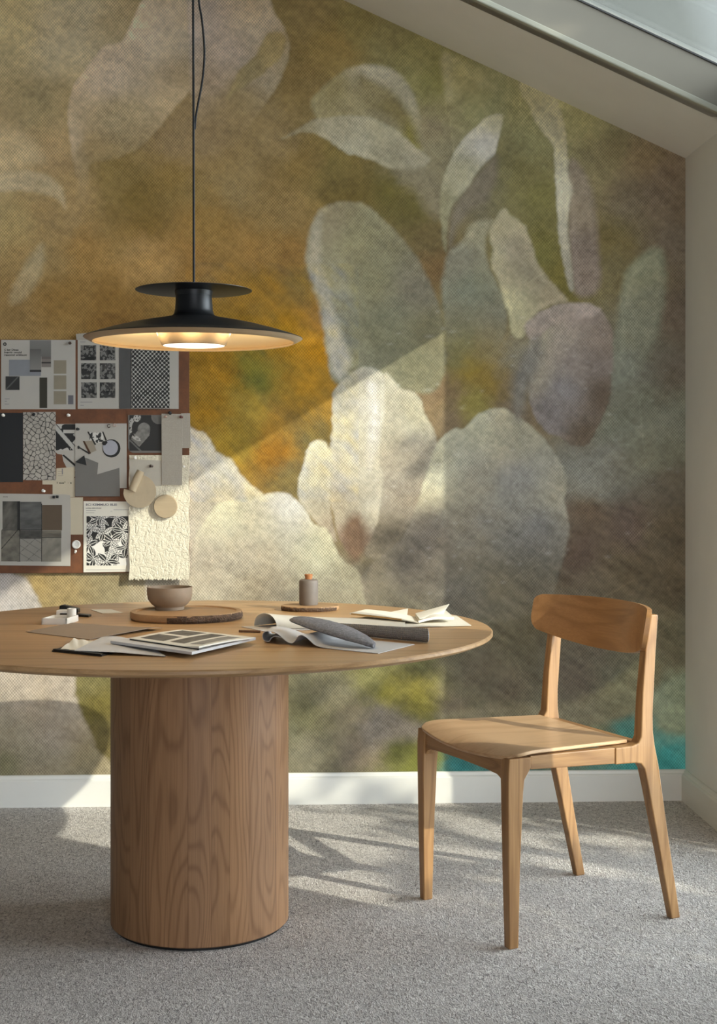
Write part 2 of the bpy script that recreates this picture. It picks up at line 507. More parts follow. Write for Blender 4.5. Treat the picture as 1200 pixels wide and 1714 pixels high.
M['print'] = vcol('printed_paper')


# ------------------------------------------------------------------ value noise for paint and prints
def vnoise(x, y, scale, seed, octv=3):
    out = np.zeros_like(x); amp = 1.0; tot = 0.0
    for k in range(octv):
        r = np.random.default_rng(seed * 17 + k).random((64, 64))
        u = x / scale * 2 ** k; v = y / scale * 2 ** k
        i = np.floor(u).astype(int); j = np.floor(v).astype(int); fu = u - i; fv = v - j
        fu = fu * fu * (3 - 2 * fu); fv = fv * fv * (3 - 2 * fv)
        a = r[i % 64, j % 64]; b = r[(i + 1) % 64, j % 64]; c = r[i % 64, (j + 1) % 64]; d = r[(i + 1) % 64, (j + 1) % 64]
        out += amp * (a + (b - a) * fu + (c - a) * fv + (a - b - c + d) * fu * fv); tot += amp; amp *= .5
    return out / tot - .5


def sdf_poly(P, x, y):
    """signed distance, negative inside"""
    d = np.full(x.shape, 1e9); ins = np.zeros(x.shape, bool); n = len(P)
    for i in range(n):
        ax, ay = P[i]; bx, by = P[(i + 1) % n]; ex, ey = bx - ax, by - ay; L = ex * ex + ey * ey + 1e-9
        t = np.clip(((x - ax) * ex + (y - ay) * ey) / L, 0, 1)
        d = np.minimum(d, (x - ax - t * ex) ** 2 + (y - ay - t * ey) ** 2)
        c = ((ay > y) != (by > y)); xx = ax + (y - ay) * (ex) / (ey if abs(ey) > 1e-9 else 1e-9)
        ins ^= c & (x < xx)
    d = np.sqrt(d); return np.where(ins, -d, d)


def sstep(a, b, x):
    t = np.clip((x - a) / (b - a), 0, 1); return t * t * (3 - 2 * t)


# ------------------------------------------------------------------ THE MURAL: paint laid down as colour fields and petals on the canvas
# daylight level that falls on the wall, divided out of the seen colours; mismatched light stays painted in
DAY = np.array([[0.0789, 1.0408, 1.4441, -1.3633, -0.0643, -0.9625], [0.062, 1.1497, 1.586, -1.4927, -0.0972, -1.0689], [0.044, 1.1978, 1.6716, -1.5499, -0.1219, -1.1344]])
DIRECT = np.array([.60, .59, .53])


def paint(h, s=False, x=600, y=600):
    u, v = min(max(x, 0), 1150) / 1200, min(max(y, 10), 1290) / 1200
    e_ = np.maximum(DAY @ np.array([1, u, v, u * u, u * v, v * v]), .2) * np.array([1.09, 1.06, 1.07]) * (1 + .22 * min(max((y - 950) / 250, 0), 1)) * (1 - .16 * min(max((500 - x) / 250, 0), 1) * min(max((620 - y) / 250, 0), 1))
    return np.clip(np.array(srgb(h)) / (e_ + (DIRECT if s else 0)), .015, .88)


BASE = '''20,40,6b6048 100,60,6e6450 60,180,6b5f45 20,250,7a6a4f 90,260,7d6a4c 20,370,80714f 100,360,7d6b4b 60,440,7f6c49 120,330,806d4c 30,520,7a6440 110,500,7b6238 190,500,7a5f33 200,540,775a30
140,420,83693f 250,420,8a7048 230,330,6b5930 250,380,69562e 190,300,6c5c38 290,300,715f38 300,230,75654a 340,230,77664a 390,300,7d6c4a 450,220,79694a 350,380,84693a 430,420,8c6f40 470,350,806c46 330,430,87683a 480,430,86683a
560,80,6d5d38 520,30,65583a 510,130,6b5a38 600,40,645a38 700,100,6f6a47 650,60,6b6342 730,130,69653f 760,180,706a4e 520,270,75633c 560,270,6d5f36 600,310,615430 650,320,59522c 600,340,62552f 690,340,5b5430 720,400,63573a 725,450,6f5a3c 735,300,726b55 720,220,6f6752 700,280,7a745e
440,490,86682c 500,480,7f6a3a 480,560,97711f 540,580,a3771f 370,620,8c6a22 340,650,8a6b28 430,640,6b6a2e 420,610,706b30 520,650,a17a2a 350,690,8a6b25 460,700,a17b35 455,760,b57f2c,s 500,715,987a3c,s 400,740,8a7530 480,800,8f8052,s 420,690,96833f 540,520,977035 350,590,8b671f 400,560,8f6b20 520,740,8d7d4a,s
830,300,5f5a40 800,330,645d4b 870,300,625c3c 900,330,5f5a36 905,420,5f5a33 935,470,60582f 1010,260,5d553e 1050,330,584e3e 1100,330,52473b 1135,400,4d443a 1020,400,5a5034 1040,450,5c543c 1135,520,544b42 980,200,6b6648 1080,260,574b39 1120,290,55493c 1135,620,575047 900,230,6b6748 860,180,75704f 930,150,757050 800,180,737050
760,600,6b6440 780,560,716a45 790,610,7d6b30 820,640,7f6b36 810,570,7a6a44 850,640,73644a 735,660,75634c 745,710,796952 790,680,8a8048 715,610,8a7b62 860,690,6c6050 870,590,756f5e
1080,680,67675a 1050,720,67675a 1100,800,5e584e 1000,800,69675f 985,860,584c40 965,920,574a40 1050,880,5b4f47 1100,900,574e40 1130,700,5a5448 1050,600,67675b 1085,600,5e5a50 1040,960,5a5040 1120,960,564c3d 900,970,5f574b 850,1000,686150 960,800,6c6a60
1130,1100,585140 1000,1060,5c5347 960,1130,5a5146 1080,1080,625a48 980,1170,665d4e 1100,1170,6c6751 1130,1150,6a6a55 850,1160,6a6050 760,1190,6e6456 700,1170,8f8642 650,1160,8a8340 620,1140,7d7a50 560,1160,7a7560 520,1200,6d6a4f 600,1200,7a7262 640,1205,7f766c 520,1270,7d7660 600,1260,7c7060 690,1275,6a6a32 700,1240,6a6632 670,1260,66663a 770,1275,34706f 850,1285,357172 1000,1215,65654f 1050,1235,4a7468 1120,1265,336b66 1060,1280,366d68 1125,1225,567266 725,1250,686a3a 800,1225,6f6b55 900,1240,6e6853 800,1120,655c4c 870,1070,615a48 750,1090,686250 700,1110,6c6a48
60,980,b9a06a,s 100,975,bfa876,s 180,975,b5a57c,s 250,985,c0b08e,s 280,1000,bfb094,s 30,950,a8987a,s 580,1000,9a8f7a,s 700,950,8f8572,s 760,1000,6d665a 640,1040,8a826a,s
165,1180,6f6638 150,1140,77704a 175,1250,6c6240 190,1290,6c6444'''


def parse(txt):
    P = []
    for w in txt.split():
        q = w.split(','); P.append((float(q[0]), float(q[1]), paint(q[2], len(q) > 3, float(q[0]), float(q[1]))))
    return P


def blend(P, x, y, soft=18.0, pw=1.7):
    num = np.zeros(x.shape + (3,)); den = np.zeros(x.shape)
    for px, py, c in P:
        w = 1.0 / ((x - px) ** 2 + (y - py) ** 2 + soft * soft) ** pw
        num += w[..., None] * c; den += w
    return num / den[..., None]


# petal: outline, edge softness, colour stops, optional fade (from,to)
PETALS = [
 ('113,205 122,150 140,120 172,78 205,70 222,35 245,-10 300,-60 340,20 340,120 285,190 240,240 190,268 150,278 148,330 133,330 122,270', 3, '170,120,877a69 200,200,7f7258 150,240,75664a 300,60,817664 250,40,837766 320,120,7b6e58 128,230,827663', (180,120,250,290)),
 ('325,-80 440,-80 455,10 478,60 482,95 470,130 450,170 420,210 380,250 330,250 318,100', 3, '420,40,877c6b 380,80,83776a 350,130,7d7060 470,90,7f735c 400,170,7a6b4e 340,40,80756a', (410,60,390,250)),
 ('446,60 470,56 476,72 464,100 435,128 395,155 380,165 400,120 428,92', 4, '460,70,76694a 410,130,776a4c', None),
 ('-60,292 0,290 50,285 85,297 105,320 110,350 95,335 50,320 0,322 -60,340', 5, '20,300,85785f 90,310,86795f', None),
 ('70,408 73,450 55,490 30,508 15,500 38,450', 7, '55,440,897c60 30,490,85765a', None),
 ('-60,215 0,215 40,225 75,262 60,275 0,290 -60,290', 14, '0,240,7f7055', None),
 ('210,440 250,420 300,430 280,460 220,480 205,470', 16, '250,440,8c7146', None),
 # arch petal and lower leaf, top centre
 ('521,170 542,142 571,121 608,110 642,110 667,121 687,150 700,187 712,255 690,250 660,225 600,215 540,205', 5, '560,150,7a7050 600,170,7f7659 640,200,7b7258 690,170,898470 625,118,8f8a78 690,210,857f68', (620,130,660,270)),
 ('600,130 625,135 652,152 676,182 692,217 704,255 690,258 668,215 640,190 610,175', 10, '650,190,6b6243 690,245,6b6538 630,150,756c50', None),
 ('470,230 496,216 533,198 592,191 629,200 667,221 696,246 722,268 705,283 667,284 642,277 617,267 583,258 567,250 550,237 525,225 500,222', 3, '570,225,918b76 585,250,98937e 640,215,89836c 690,260,857f6c 500,218,837960 650,265,837e6a', None),
 ('660,285 720,285 745,330 740,360 715,350 690,310', 14, '715,310,736c58', None),
 # bent leaf, right of centre
 ('839,193 814,197 789,218 764,247 747,289 737,335 739,385 745,425 749,393 756,352 771,331 789,306 806,281 827,260 834,227', 2.5, '815,240,98948a 830,205,8b866e 780,290,88836c 750,350,7d785f 748,410,79745a', None),
 ('771,331 789,306 806,284 830,262 832,300 815,335 790,350 765,385 752,420 754,370', 8, '790,330,655d4e 770,370,6b6354', None),
 # hanging strip with a mauve side
 ('952,270 985,300 1000,380 1003,480 962,490 952,400', 7, '975,330,6b6153 985,440,6a5f56', None),
 ('868,135 927,160 947,227 953,285 960,318 952,352 952,393 960,480 948,470 935,385 931,327 927,252 906,218 885,185', 3, '890,160,7d775c 930,220,857f68 938,330,96917f 945,400,8b8676 905,200,847e66 955,460,7d786b', None),
 ('740,90 770,105 765,150 752,170 745,150', 8, '757,130,817c60', None),
 ('757,100 800,118 830,150 790,150 757,165', 14, '785,130,777253', None),
 # trumpet petals
 ('827,366 800,370 785,382 777,402 760,415 748,428 741,477 744,540 752,610 790,620 830,590 850,545 845,500 828,465 818,440 815,400', 5, '800,385,857f68 770,440,7d7866 790,480,6f705f 830,540,716f60 760,540,72705f 775,590,6b6a50', (790,420,800,630)),
 ('827,420 820,390 830,365 843,346 860,362 877,381 890,410 897,435 915,465 935,485 950,503 920,510 900,522 886,545 875,566 858,556 854,530 845,505 832,465 822,440', 3, '845,370,8d856c 860,420,867e6c 890,450,7f7763 855,520,a19c7e 865,550,9a9578 925,495,887d66 830,430,8f886f', None),
 # round bud
 ('910,524 936,510 976,506 1004,516 1020,540 1028,572 1024,620 1018,672 1004,716 984,744 960,746 936,728 912,720 892,692 886,660 884,632 880,604 886,572 896,544', 2.5, '960,518,82766e 905,560,918a78 940,570,877e74 960,600,776e68 900,630,8a8274 920,690,6f6a6a 1008,660,564a3e 1000,600,69605a 975,735,5a4f43 940,650,75706f 1010,560,73685f', None),
 ('880,545 905,520 940,507 975,505 1005,517 990,530 950,532 920,545 895,570', 4, '930,520,857a70 990,520,8a7f78', None),
 # mauve leaf on the far right
 ('1040,480 1060,440 1090,415 1110,420 1113,470 1108,540 1085,600 1050,650 1025,650 1030,580', 9, '1080,450,6d6d5a 1060,540,6c6d60 1100,500,65665a 1050,620,68685c', None),
 # large green-grey petal of the centre
 ('512,440 515,400 527,365 545,345 580,337 615,345 650,375 690,420 728,488 743,540 745,620 720,660 660,650 600,640 560,640 548,600 540,540 528,490', 4, '545,370,877f68 600,400,837e62 620,470,7f7b60 640,560,7a7a65 590,590,83826e 700,480,76705f 690,600,73715a 560,480,908b74 720,560,6f6a52', None),
 ('512,440 516,400 528,366 542,360 535,400 540,450 555,500 572,560 590,600 575,632 556,625 548,590 540,540 526,490', 7, '525,420,97907c 545,500,a09a88 565,580,a8a494 575,620,aaa798', None),
 # centre tulip petals
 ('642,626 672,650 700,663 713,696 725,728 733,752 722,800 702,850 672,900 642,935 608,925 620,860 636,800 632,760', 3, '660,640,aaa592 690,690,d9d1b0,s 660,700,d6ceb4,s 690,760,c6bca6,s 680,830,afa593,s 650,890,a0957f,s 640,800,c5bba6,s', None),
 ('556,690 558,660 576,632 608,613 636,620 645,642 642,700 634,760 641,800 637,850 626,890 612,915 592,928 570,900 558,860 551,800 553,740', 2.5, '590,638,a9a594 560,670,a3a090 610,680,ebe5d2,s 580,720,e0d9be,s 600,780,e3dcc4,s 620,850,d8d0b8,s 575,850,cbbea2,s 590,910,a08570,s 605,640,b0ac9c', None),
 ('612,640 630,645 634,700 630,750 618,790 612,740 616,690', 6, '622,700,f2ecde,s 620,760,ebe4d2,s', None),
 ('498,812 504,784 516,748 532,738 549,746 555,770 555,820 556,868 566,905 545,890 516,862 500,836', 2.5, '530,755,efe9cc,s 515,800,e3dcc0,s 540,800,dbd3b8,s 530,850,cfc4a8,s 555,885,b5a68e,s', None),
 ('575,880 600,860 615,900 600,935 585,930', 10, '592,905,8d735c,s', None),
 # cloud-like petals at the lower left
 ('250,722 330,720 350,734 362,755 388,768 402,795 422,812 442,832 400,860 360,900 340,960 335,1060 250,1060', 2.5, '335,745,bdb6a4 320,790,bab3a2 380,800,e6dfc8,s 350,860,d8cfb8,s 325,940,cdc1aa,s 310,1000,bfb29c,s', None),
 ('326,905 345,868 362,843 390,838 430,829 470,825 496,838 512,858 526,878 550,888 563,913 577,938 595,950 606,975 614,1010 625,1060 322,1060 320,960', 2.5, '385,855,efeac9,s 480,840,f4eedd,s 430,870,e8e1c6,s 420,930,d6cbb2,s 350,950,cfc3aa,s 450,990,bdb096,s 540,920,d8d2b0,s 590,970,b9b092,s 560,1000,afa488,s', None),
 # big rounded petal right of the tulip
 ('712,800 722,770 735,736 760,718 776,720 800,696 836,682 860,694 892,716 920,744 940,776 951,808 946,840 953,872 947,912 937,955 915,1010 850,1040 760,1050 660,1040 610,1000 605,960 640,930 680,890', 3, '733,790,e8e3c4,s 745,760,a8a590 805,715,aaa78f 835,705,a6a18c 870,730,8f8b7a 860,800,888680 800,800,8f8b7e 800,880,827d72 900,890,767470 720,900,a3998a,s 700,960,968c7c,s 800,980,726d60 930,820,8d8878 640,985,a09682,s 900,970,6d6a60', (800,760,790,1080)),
 # soft lower folds
 ('730,1200 780,1186 850,1178 900,1180 960,1172 1010,1150 1060,1110 1092,1085 1105,1120 1090,1175 1040,1205 960,1215 880,1218 800,1214', 9, '800,1195,7b735f 950,1190,78705b 1060,1140,726c54', None),
 ('1090,1165 1120,1140 1155,1128 1200,1128 1200,1222 1110,1225 1096,1195', 8, '1130,1180,71745f', None),
 ('900,560 905,600 890,640 870,700 858,690 862,620', 12, '880,640,726e66', None),
 ('950,790 1000,750 1060,715 1150,650 1200,640 1200,760 1100,790 1030,830 970,830', 18, '1000,780,6f6d64 1090,720,6b6b5e', None),
 # left edge petals
 ('-80,955 30,962 52,985 66,1008 78,1034 60,1060 -80,1060', 3, '10,990,c8beb2,s 50,1010,cfc6ba,s', None),
 ('-80,1080 108,1080 128,1160 142,1205 160,1250 178,1300 -80,1300', 4, '40,1150,a79c8e 100,1150,aba092 90,1220,988d7e 20,1240,908672 60,1280,847a66 10,1275,777258 150,1280,8a8068', None),
 ('600,1215 640,1195 690,1205 740,1225 730,1240 660,1240 620,1260', 14, '660,1215,857c70', None),
]


def poly(txt): return [tuple(float(q) for q in w.split(',')) for w in txt.split()]


def mural_colours(x, y):
    wx = vnoise(x, y, 60, 3, 4) * 16 + vnoise(x, y, 9, 5, 3) * 8
    wy = vnoise(x, y, 60, 4, 4) * 16 + vnoise(x, y, 9, 6, 3) * 8
    X, Y = x + wx * 2.0, y + wy * 2.0
    c = blend(parse(BASE), X, Y, 16)
    X, Y = x + wx * .55, y + wy * .55
    for outline, soft, stops, fade in PETALS:
        P = poly(outline); xs = [p[0] for p in P]; ys = [p[1] for p in P]; mg = soft * 3 + 20
        k = (X > min(xs) - mg) & (X < max(xs) + mg) & (Y > min(ys) - mg) & (Y < max(ys) + mg)
        if not k.any(): continue
        cur = [tuple(q) for q in catmull(P, 4, True)]
        xx, yy = X[k], Y[k]
        d = sdf_poly(cur, xx, yy)
        a = 1 - sstep(-soft, soft, d)
        if fade:
            ax, ay, bx, by = fade; L = (bx - ax) ** 2 + (by - ay) ** 2
            t = ((xx - ax) * (bx - ax) + (yy - ay) * (by - ay)) / L
            a = a * (1 - .92 * sstep(.35, 1.0, t))
        pc = blend(parse(stops), xx, yy, 14, 1.5)
        # thicker paint along the rim
        rim = np.exp(-((d + soft + 3) / 4.0) ** 2) * .10
        pc = pc * (1 + rim[..., None])
        c[k] = c[k] * (1 - a[..., None]) + pc * a[..., None]
    # dry-brush mottling, diagonal strokes with some painted-in sun dapple and flecks of bare paint
    s1 = vnoise(x * .8 + y * .5, (y - x * .55) * 3.0, 26, 21, 4)
    s2 = vnoise(x, y, 45, 22, 4); s3 = vnoise(x, y, 5, 23, 2)
    s4 = vnoise((x + y * .62) * .45, (y - x * .62) * 2.2, 24, 24, 4) * sstep(560, 720, x) * sstep(760, 900, y)  # lower right streaks: part brushwork, part sun dapple put into the colour
    s5 = vnoise(x, y, 110, 25, 5)
    c = c * (1 + .34 * s1 + .30 * s2 + .42 * s3 + .55 * s4 + .25 * s5)[..., None]
    hue = vnoise(x, y, 70, 31, 4)[..., None]
    c = c * (1 + hue * np.array([.12, .02, -.16]))
    gold = ((x > 310) & (x < 600) & (y > 440) & (y < 840))
    g1 = vnoise(x * .7 + y * .7, (y - x) * 1.6, 30, 41, 3)[..., None] * gold[..., None] * sstep(.12, .35, (c[..., :1] - c[..., 2:3]) / c[..., :1]) 
    c = c * (1 + g1 * np.array([.5, .35, -.2]))
    # scratches
    r = np.random.default_rng(77)
    for i in range(60):
        x0 = r.uniform(700, 1140); y0 = r.uniform(150, 1150); an = r.choice([-.5, -.8, 1.1, .9, 1.5]) + r.normal(0, .1); L = r.uniform(20, 110)
        dx, dy = math.cos(an), math.sin(an); u = (x - x0) * dx + (y - y0) * dy; v = (y - y0) * dx - (x - x0) * dy
        c *= (1 + .22 * np.exp(-(v / 1.0) ** 2) * ((u > 0) & (u < L)))[..., None]
    for i in range(90):
        x0 = r.uniform(620, 1140); y0 = r.uniform(520, 1000); s = r.uniform(1.0, 2.6)
        c += (np.exp(-(((x - x0) / (s * r.uniform(1, 3))) ** 2 + ((y - y0) / s) ** 2)) * .10)[..., None]
    return np.clip(c, .012, .9)


def mural_mat():
    t = NT('painted_canvas_mural'); a = t.new('ShaderNodeVertexColor', layer_name='paint'); o = t.obj()
    sp = t.new('ShaderNodeSeparateXYZ'); t.link(o, sp.inputs[0])
    jx = t.noise(o, 60, 2); jz = t.noise(t.mapping(o, loc=(5, 3, 1)), 60, 2)
    kx = t.math('MULTIPLY', t.math('MULTIPLY_ADD', jx, .0028, sp.outputs[0]), 2 * PI / .0100)
    kz = t.math('MULTIPLY', t.math('MULTIPLY_ADD', jz, .0028, sp.outputs[2]), 2 * PI / .0116)
    w = t.math('MULTIPLY', t.math('SINE', kx), t.math('SINE', kz))
    msk = t.noise(o, 5.5, 5, .65); mk = t.new('ShaderNodeMapRange'); t.link(msk, mk.inputs[0]); mk.inputs[1].default_value = .35; mk.inputs[2].default_value = .62
    mk.inputs[3].default_value = .25; mk.inputs[4].default_value = 1.0
    fine = t.noise(o, 260, 3, .7)
    amp = t.math('MULTIPLY', t.math('MULTIPLY', w, mk.outputs[0]), .34)
    f = t.math('ADD', t.math('ADD', 1.0, amp), t.math('MULTIPLY_ADD', fine, .30, -.15))
    hs = t.new('ShaderNodeHueSaturation'); t.link(a.outputs[0], hs.inputs['Color']); t.link(f, hs.inputs['Value'])
    t.col(hs.outputs[0]); t.rough(.85); t.b.inputs['Specular IOR Level'].default_value = .15
    t.bump(t.math('ADD', t.math('MULTIPLY', w, .5), fine), .35, .0015)
    return t.m


def build_mural():
    x0, x1, z0, z1, st = XL, XR, 0.10, ZTOP, .0052
    nx = int((x1 - x0) / st) + 1; nz = int((z1 - z0) / st) + 1
    gx = np.linspace(x0, x1, nx); gz = np.linspace(z0, z1, nz); GX, GZ = np.meshgrid(gx, gz, indexing='ij')
    GZt = np.minimum(GZ, EAVE + SLOPE * (XR - GX) + .004)
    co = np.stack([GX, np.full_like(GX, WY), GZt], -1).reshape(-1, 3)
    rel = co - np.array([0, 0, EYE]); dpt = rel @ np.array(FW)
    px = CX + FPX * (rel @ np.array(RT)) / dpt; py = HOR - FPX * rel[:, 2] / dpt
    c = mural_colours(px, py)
    i = np.arange(nx - 1)[:, None] * nz + np.arange(nz - 1)[None, :]
    q = np.stack([i, i + nz, i + nz + 1, i + 1], -1).reshape(-1, 4)
    zq = co[:, 2].reshape(-1)
    keep = ~((zq[q[:, 0]] == zq[q[:, 3]]) & (zq[q[:, 1]] == zq[q[:, 2]])); q = q[keep]
    me = bpy.data.meshes.new('wall_back'); nv = len(co)
    # solid slab behind the painted face so that the wall has thickness
    me.vertices.add(nv); me.vertices.foreach_set('co', co.ravel())
    me.loops.add(q.size); me.loops.foreach_set('vertex_index', q.ravel().astype(np.int32))
    me.polygons.add(len(q)); me.polygons.foreach_set('loop_start', (np.arange(len(q)) * 4).astype(np.int32))
    me.update(calc_edges=True); me.validate()
    ca = me.color_attributes.new('paint', 'FLOAT_COLOR', 'POINT')
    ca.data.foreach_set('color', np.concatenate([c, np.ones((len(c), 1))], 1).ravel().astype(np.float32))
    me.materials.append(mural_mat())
    o = bpy.data.objects.new('wall_back', me); col.objects.link(o)
    return tag(o, 'canvas wall painted with large faded cream, ochre and olive petals', 'wall', kind='structure')


build_mural()
b = MB(); b.prism([(XL - .1, WY + .003, 0), (XR + .05, WY + .003, 0), (XR + .05, WY + .003, EAVE - .02), (XFLAT, WY + .003, ZTOP), (XL - .1, WY + .003, ZTOP)], (0, .15, 0)); tag(b.build('wall_backing', M['white_paint']), kind='structure')

# ------------------------------------------------------------------ room shell
b = MB(); b.box((XL - .1, YB - .1, -.12), (XR + .25, WY + .16, 0)); tag(b.build('floor', M['carpet']), 'grey loop pile carpet', 'floor', kind='structure')


# right wall with a deep window opening (outside the picture, it lets the sun in)
T = .08
b = MB(); y0, y1, z0, z1 = WIN
b.box((XR, YB, 0), (XR + T, y0, EAVE + .02)); b.box((XR, y1, 0), (XR + T, WY + .02, EAVE + .02))
b.box((XR, y0, 0), (XR + T, y1, z0)); b.box((XR, y0, z1), (XR + T, y1, EAVE + .02))
tag(b.build('wall_right', M['white_paint']), 'plain white wall under the sloping ceiling', 'wall', kind='structure')
b = MB()
for (a0, a1, c0, c1) in ((y0, y1, z0, z0 + .025), (y0, y1, z1 - .025, z1), (y0, y0 + .03, z0, z1), (y1, y1 + .03, z0, z1)):
    b.box((XR + T - .02, a0, c0), (XR + T + .02, a1, c1))
tag(b.build('window_1', M['trim_paint']), kind='structure')
w1 = bpy.data.objects['window_1']
g = MB(); g.box((XR + T - .004, y0 + .02, z0 + .02), (XR + T + .004, y1, z1 - .02)); g.build('window_pane', M['glass'], w1)
b = MB(); b.box((XL - .15, YB, 0), (XL, WY + .02, ZTOP)); tag(b.build('wall_left', M['grey_plaster']), kind='structure')
b = MB(); x0, x1, z0, z1 = REAR
b.box((XL, YB - .15, 0), (x0, YB, ZTOP)); b.box((x1, YB - .15, 0), (XR + .2, YB, ZTOP)); b.box((x0, YB - .15, z1), (x1, YB, ZTOP)); b.box((x0, YB - .15, 0), (x1, YB, z0))
tag(b.build('wall_rear', M['grey_plaster']), kind='structure')
# ceiling: sloped side with the skylight opening, flat top
def zc(x): return EAVE + SLOPE * (XR - x)
b = MB(); sx0, sx1, sy0, sy1 = SKY; yE = WY + .02
def cq(xa, xb, ya, yb): b.add([(xa, ya, zc(xa)), (xb, ya, zc(xb)), (xb, yb, zc(xb)), (xa, yb, zc(xa))], [(0, 1, 2, 3)])
cq(XFLAT, sx0, YB, yE); cq(sx1, XR + .01, YB, yE); cq(sx0, sx1, YB, sy0); cq(sx0, sx1, sy1, yE)
b.add([(XL, YB, ZTOP), (XFLAT, YB, ZTOP), (XFLAT, yE, ZTOP), (XL, yE, ZTOP)], [(0, 1, 2, 3)])
N = Vector((math.sin(sa), 0, math.cos(sa))); RH = .137
tag(b.build('ceiling', M['ceiling_paint']), 'sloping white ceiling with a skylight opening', 'ceiling', kind='structure')
# roof build-up above (keeps light out round the opening)
b = MB()
for (xa, xb, ya, yb) in ((XFLAT - .1, sx0 - .05, YB - .2, yE + .2), (sx1 + .05, XR + .09, YB - .2, yE + .2), (sx0 - .05, sx1 + .05, YB - .2, sy0 - .05), (sx0 - .05, sx1 + .05, sy1 + .05, yE + .2)):
    b.prism([Vector((xa, ya, zc(xa))) + N * .03, Vector((xb, ya, zc(xb))) + N * .03, Vector((xb, yb, zc(xb))) + N * .03, Vector((xa, yb, zc(xa))) + N * .03], N * .09)
b.box((XL - .2, YB - .2, ZTOP + .03), (XFLAT, yE + .2, ZTOP + .12))
tag(b.build('roof', M['outer_ground']), kind='structure')
# skylight: moulded edge, reveal lining, sash and pane
win = MB()
def rib(pa, pb, u0, u1, n0, n1, ax):
    """bar from pa to pb, section u0..u1 along ax and n0..n1 along the roof normal"""
    ax = Vector(ax); p = [pa + ax * u0 + N * n0, pa + ax * u1 + N * n0, pa + ax * u1 + N * n1, pa + ax * u0 + N * n1]
    win.prism(p, pb - pa)
def cpt(x, y): return Vector((x, y, zc(x)))
SX = Vector((math.cos(sa), 0, -math.sin(sa)))
rib(cpt(sx0 - .05, sy1), cpt(sx1 + .05, sy1), 0, .045, .0, RH + .005, (0, 1, 0))     # far lining
rib(cpt(sx0 - .05, sy0), cpt(sx1 + .05, sy0), 0, -.045, .0, RH + .005, (0, 1, 0))
rib(cpt(sx0, sy0), cpt(sx0, sy1), 0, -.045, .0, RH + .005, SX)
rib(cpt(sx1, sy0), cpt(sx1, sy1), 0, .045, .0, RH + .005, SX)
wo_ = win.build('window_2', M['reveal_paint']); tag(wo_, 'skylight set in the sloping ceiling', 'window', kind='structure')
win = MB()
rib(cpt(sx0 - .03, sy1 - .016), cpt(sx1 + .03, sy1 - .016), 0, .022, -.001, .018, (0, 1, 0))
rib(cpt(sx0 - .03, sy0 + .016), cpt(sx1 + .03, sy0 + .016), 0, -.022, -.005, .018, (0, 1, 0))
win.build('window_edge_moulding', M['moulding_paint'], wo_, bevel=.004)
win = MB()
rib(cpt(sx0, sy1 - .006), cpt(sx1, sy1 - .006), 0, .006, RH + .001, RH + .006, (0, 1, 0)); win.build('window_gasket', M['lead_dark'], wo_)
g = MB(); g.prism([cpt(sx0 - .02, sy0 - .02) + N * (RH + .006), cpt(sx1 + .02, sy0 - .02) + N * (RH + .006), cpt(sx1 + .02, sy1 + .02) + N * (RH + .006), cpt(sx0 - .02, sy1 + .02) + N * (RH + .006)], N * .008)
g.build('window_pane', M['glass'], wo_)


# baseboards with a stepped top
def baseboard(name, p0, p1, nrm):
    p0 = Vector(p0); p1 = Vector(p1); n = Vector(nrm)
    sec = [(0, 0), (.018, 0), (.018, .088), (.015, .093), (.011, .095), (.009, .104), (.006, .107), (0, .107)]
    b = MB(); b.prism([p0 + n * u + Vector((0, 0, w)) for u, w in sec], p1 - p0)
    return tag(b.build(name, M['trim_paint']), kind='structure')


tag(baseboard('baseboard_back', (XL, WY - .0005, 0), (XR, WY - .0005, 0), (0, -1, 0)), 'white skirting board along the painted wall', 'baseboard')
tag(baseboard('baseboard_right', (XR - .0005, WIN[1] + .06, 0), (XR - .0005, WY - .019, 0), (-1, 0, 0)), 'white skirting board along the plain side wall', 'baseboard')

# ------------------------------------------------------------------ outside: paving and a tree shaped to dapple the sun and block it at the skylight
b = MB(); b.box((XR + T + .05, -6, -.3), (12, 9, -.15)); tag(b.build('ground', M['outer_ground']), kind='structure')
tree = empty('sun_shading_tree', (4.3, 3.4, -.15)); tag(tree, 'leafy tree added outside the side window to dapple and block the sun', 'tree')
D = Vector((1.35, -1.0, .80))
b = MB(); b.tube([(4.3, 3.4, -.16), (4.32, 3.38, 1.2), (4.25, 3.2, 2.6), (4.2, 2.9, 3.6), (4.1, 2.4, 4.2)], [.16, .13, .11, .08, .04], 12)
b.build('trunk', M['trunk'], tree, smooth=True)
lf = MB(); r = np.random.default_rng(5)
def leaf(c, s):
    u = Vector(r.normal(size=3)).normalized(); v = u.orthogonal().normalized(); w = u.cross(v)
    an = r.uniform(0, 2 * PI); d = v * math.cos(an) + w * math.sin(an); q = u.cross(d)
    c = Vector(c); lf.add([c - d * s, c - d * s * .2 + q * s * .42 + u * s * .06, c + d * s, c - d * s * .2 - q * s * .42 + u * s * .06], [(0, 1, 2), (0, 2, 3)])
for i in range(5200):                                                    # dense crown added to keep sun out of the skylight
    Y, z = r.uniform(1.9, 4.5), 2.33 + abs(r.normal(0, .05)) + r.uniform(0, 1.45); t = r.uniform(1.7, 3.0)
    leaf(Vector((XR, Y, z)) + D * t, r.uniform(.05, .10))
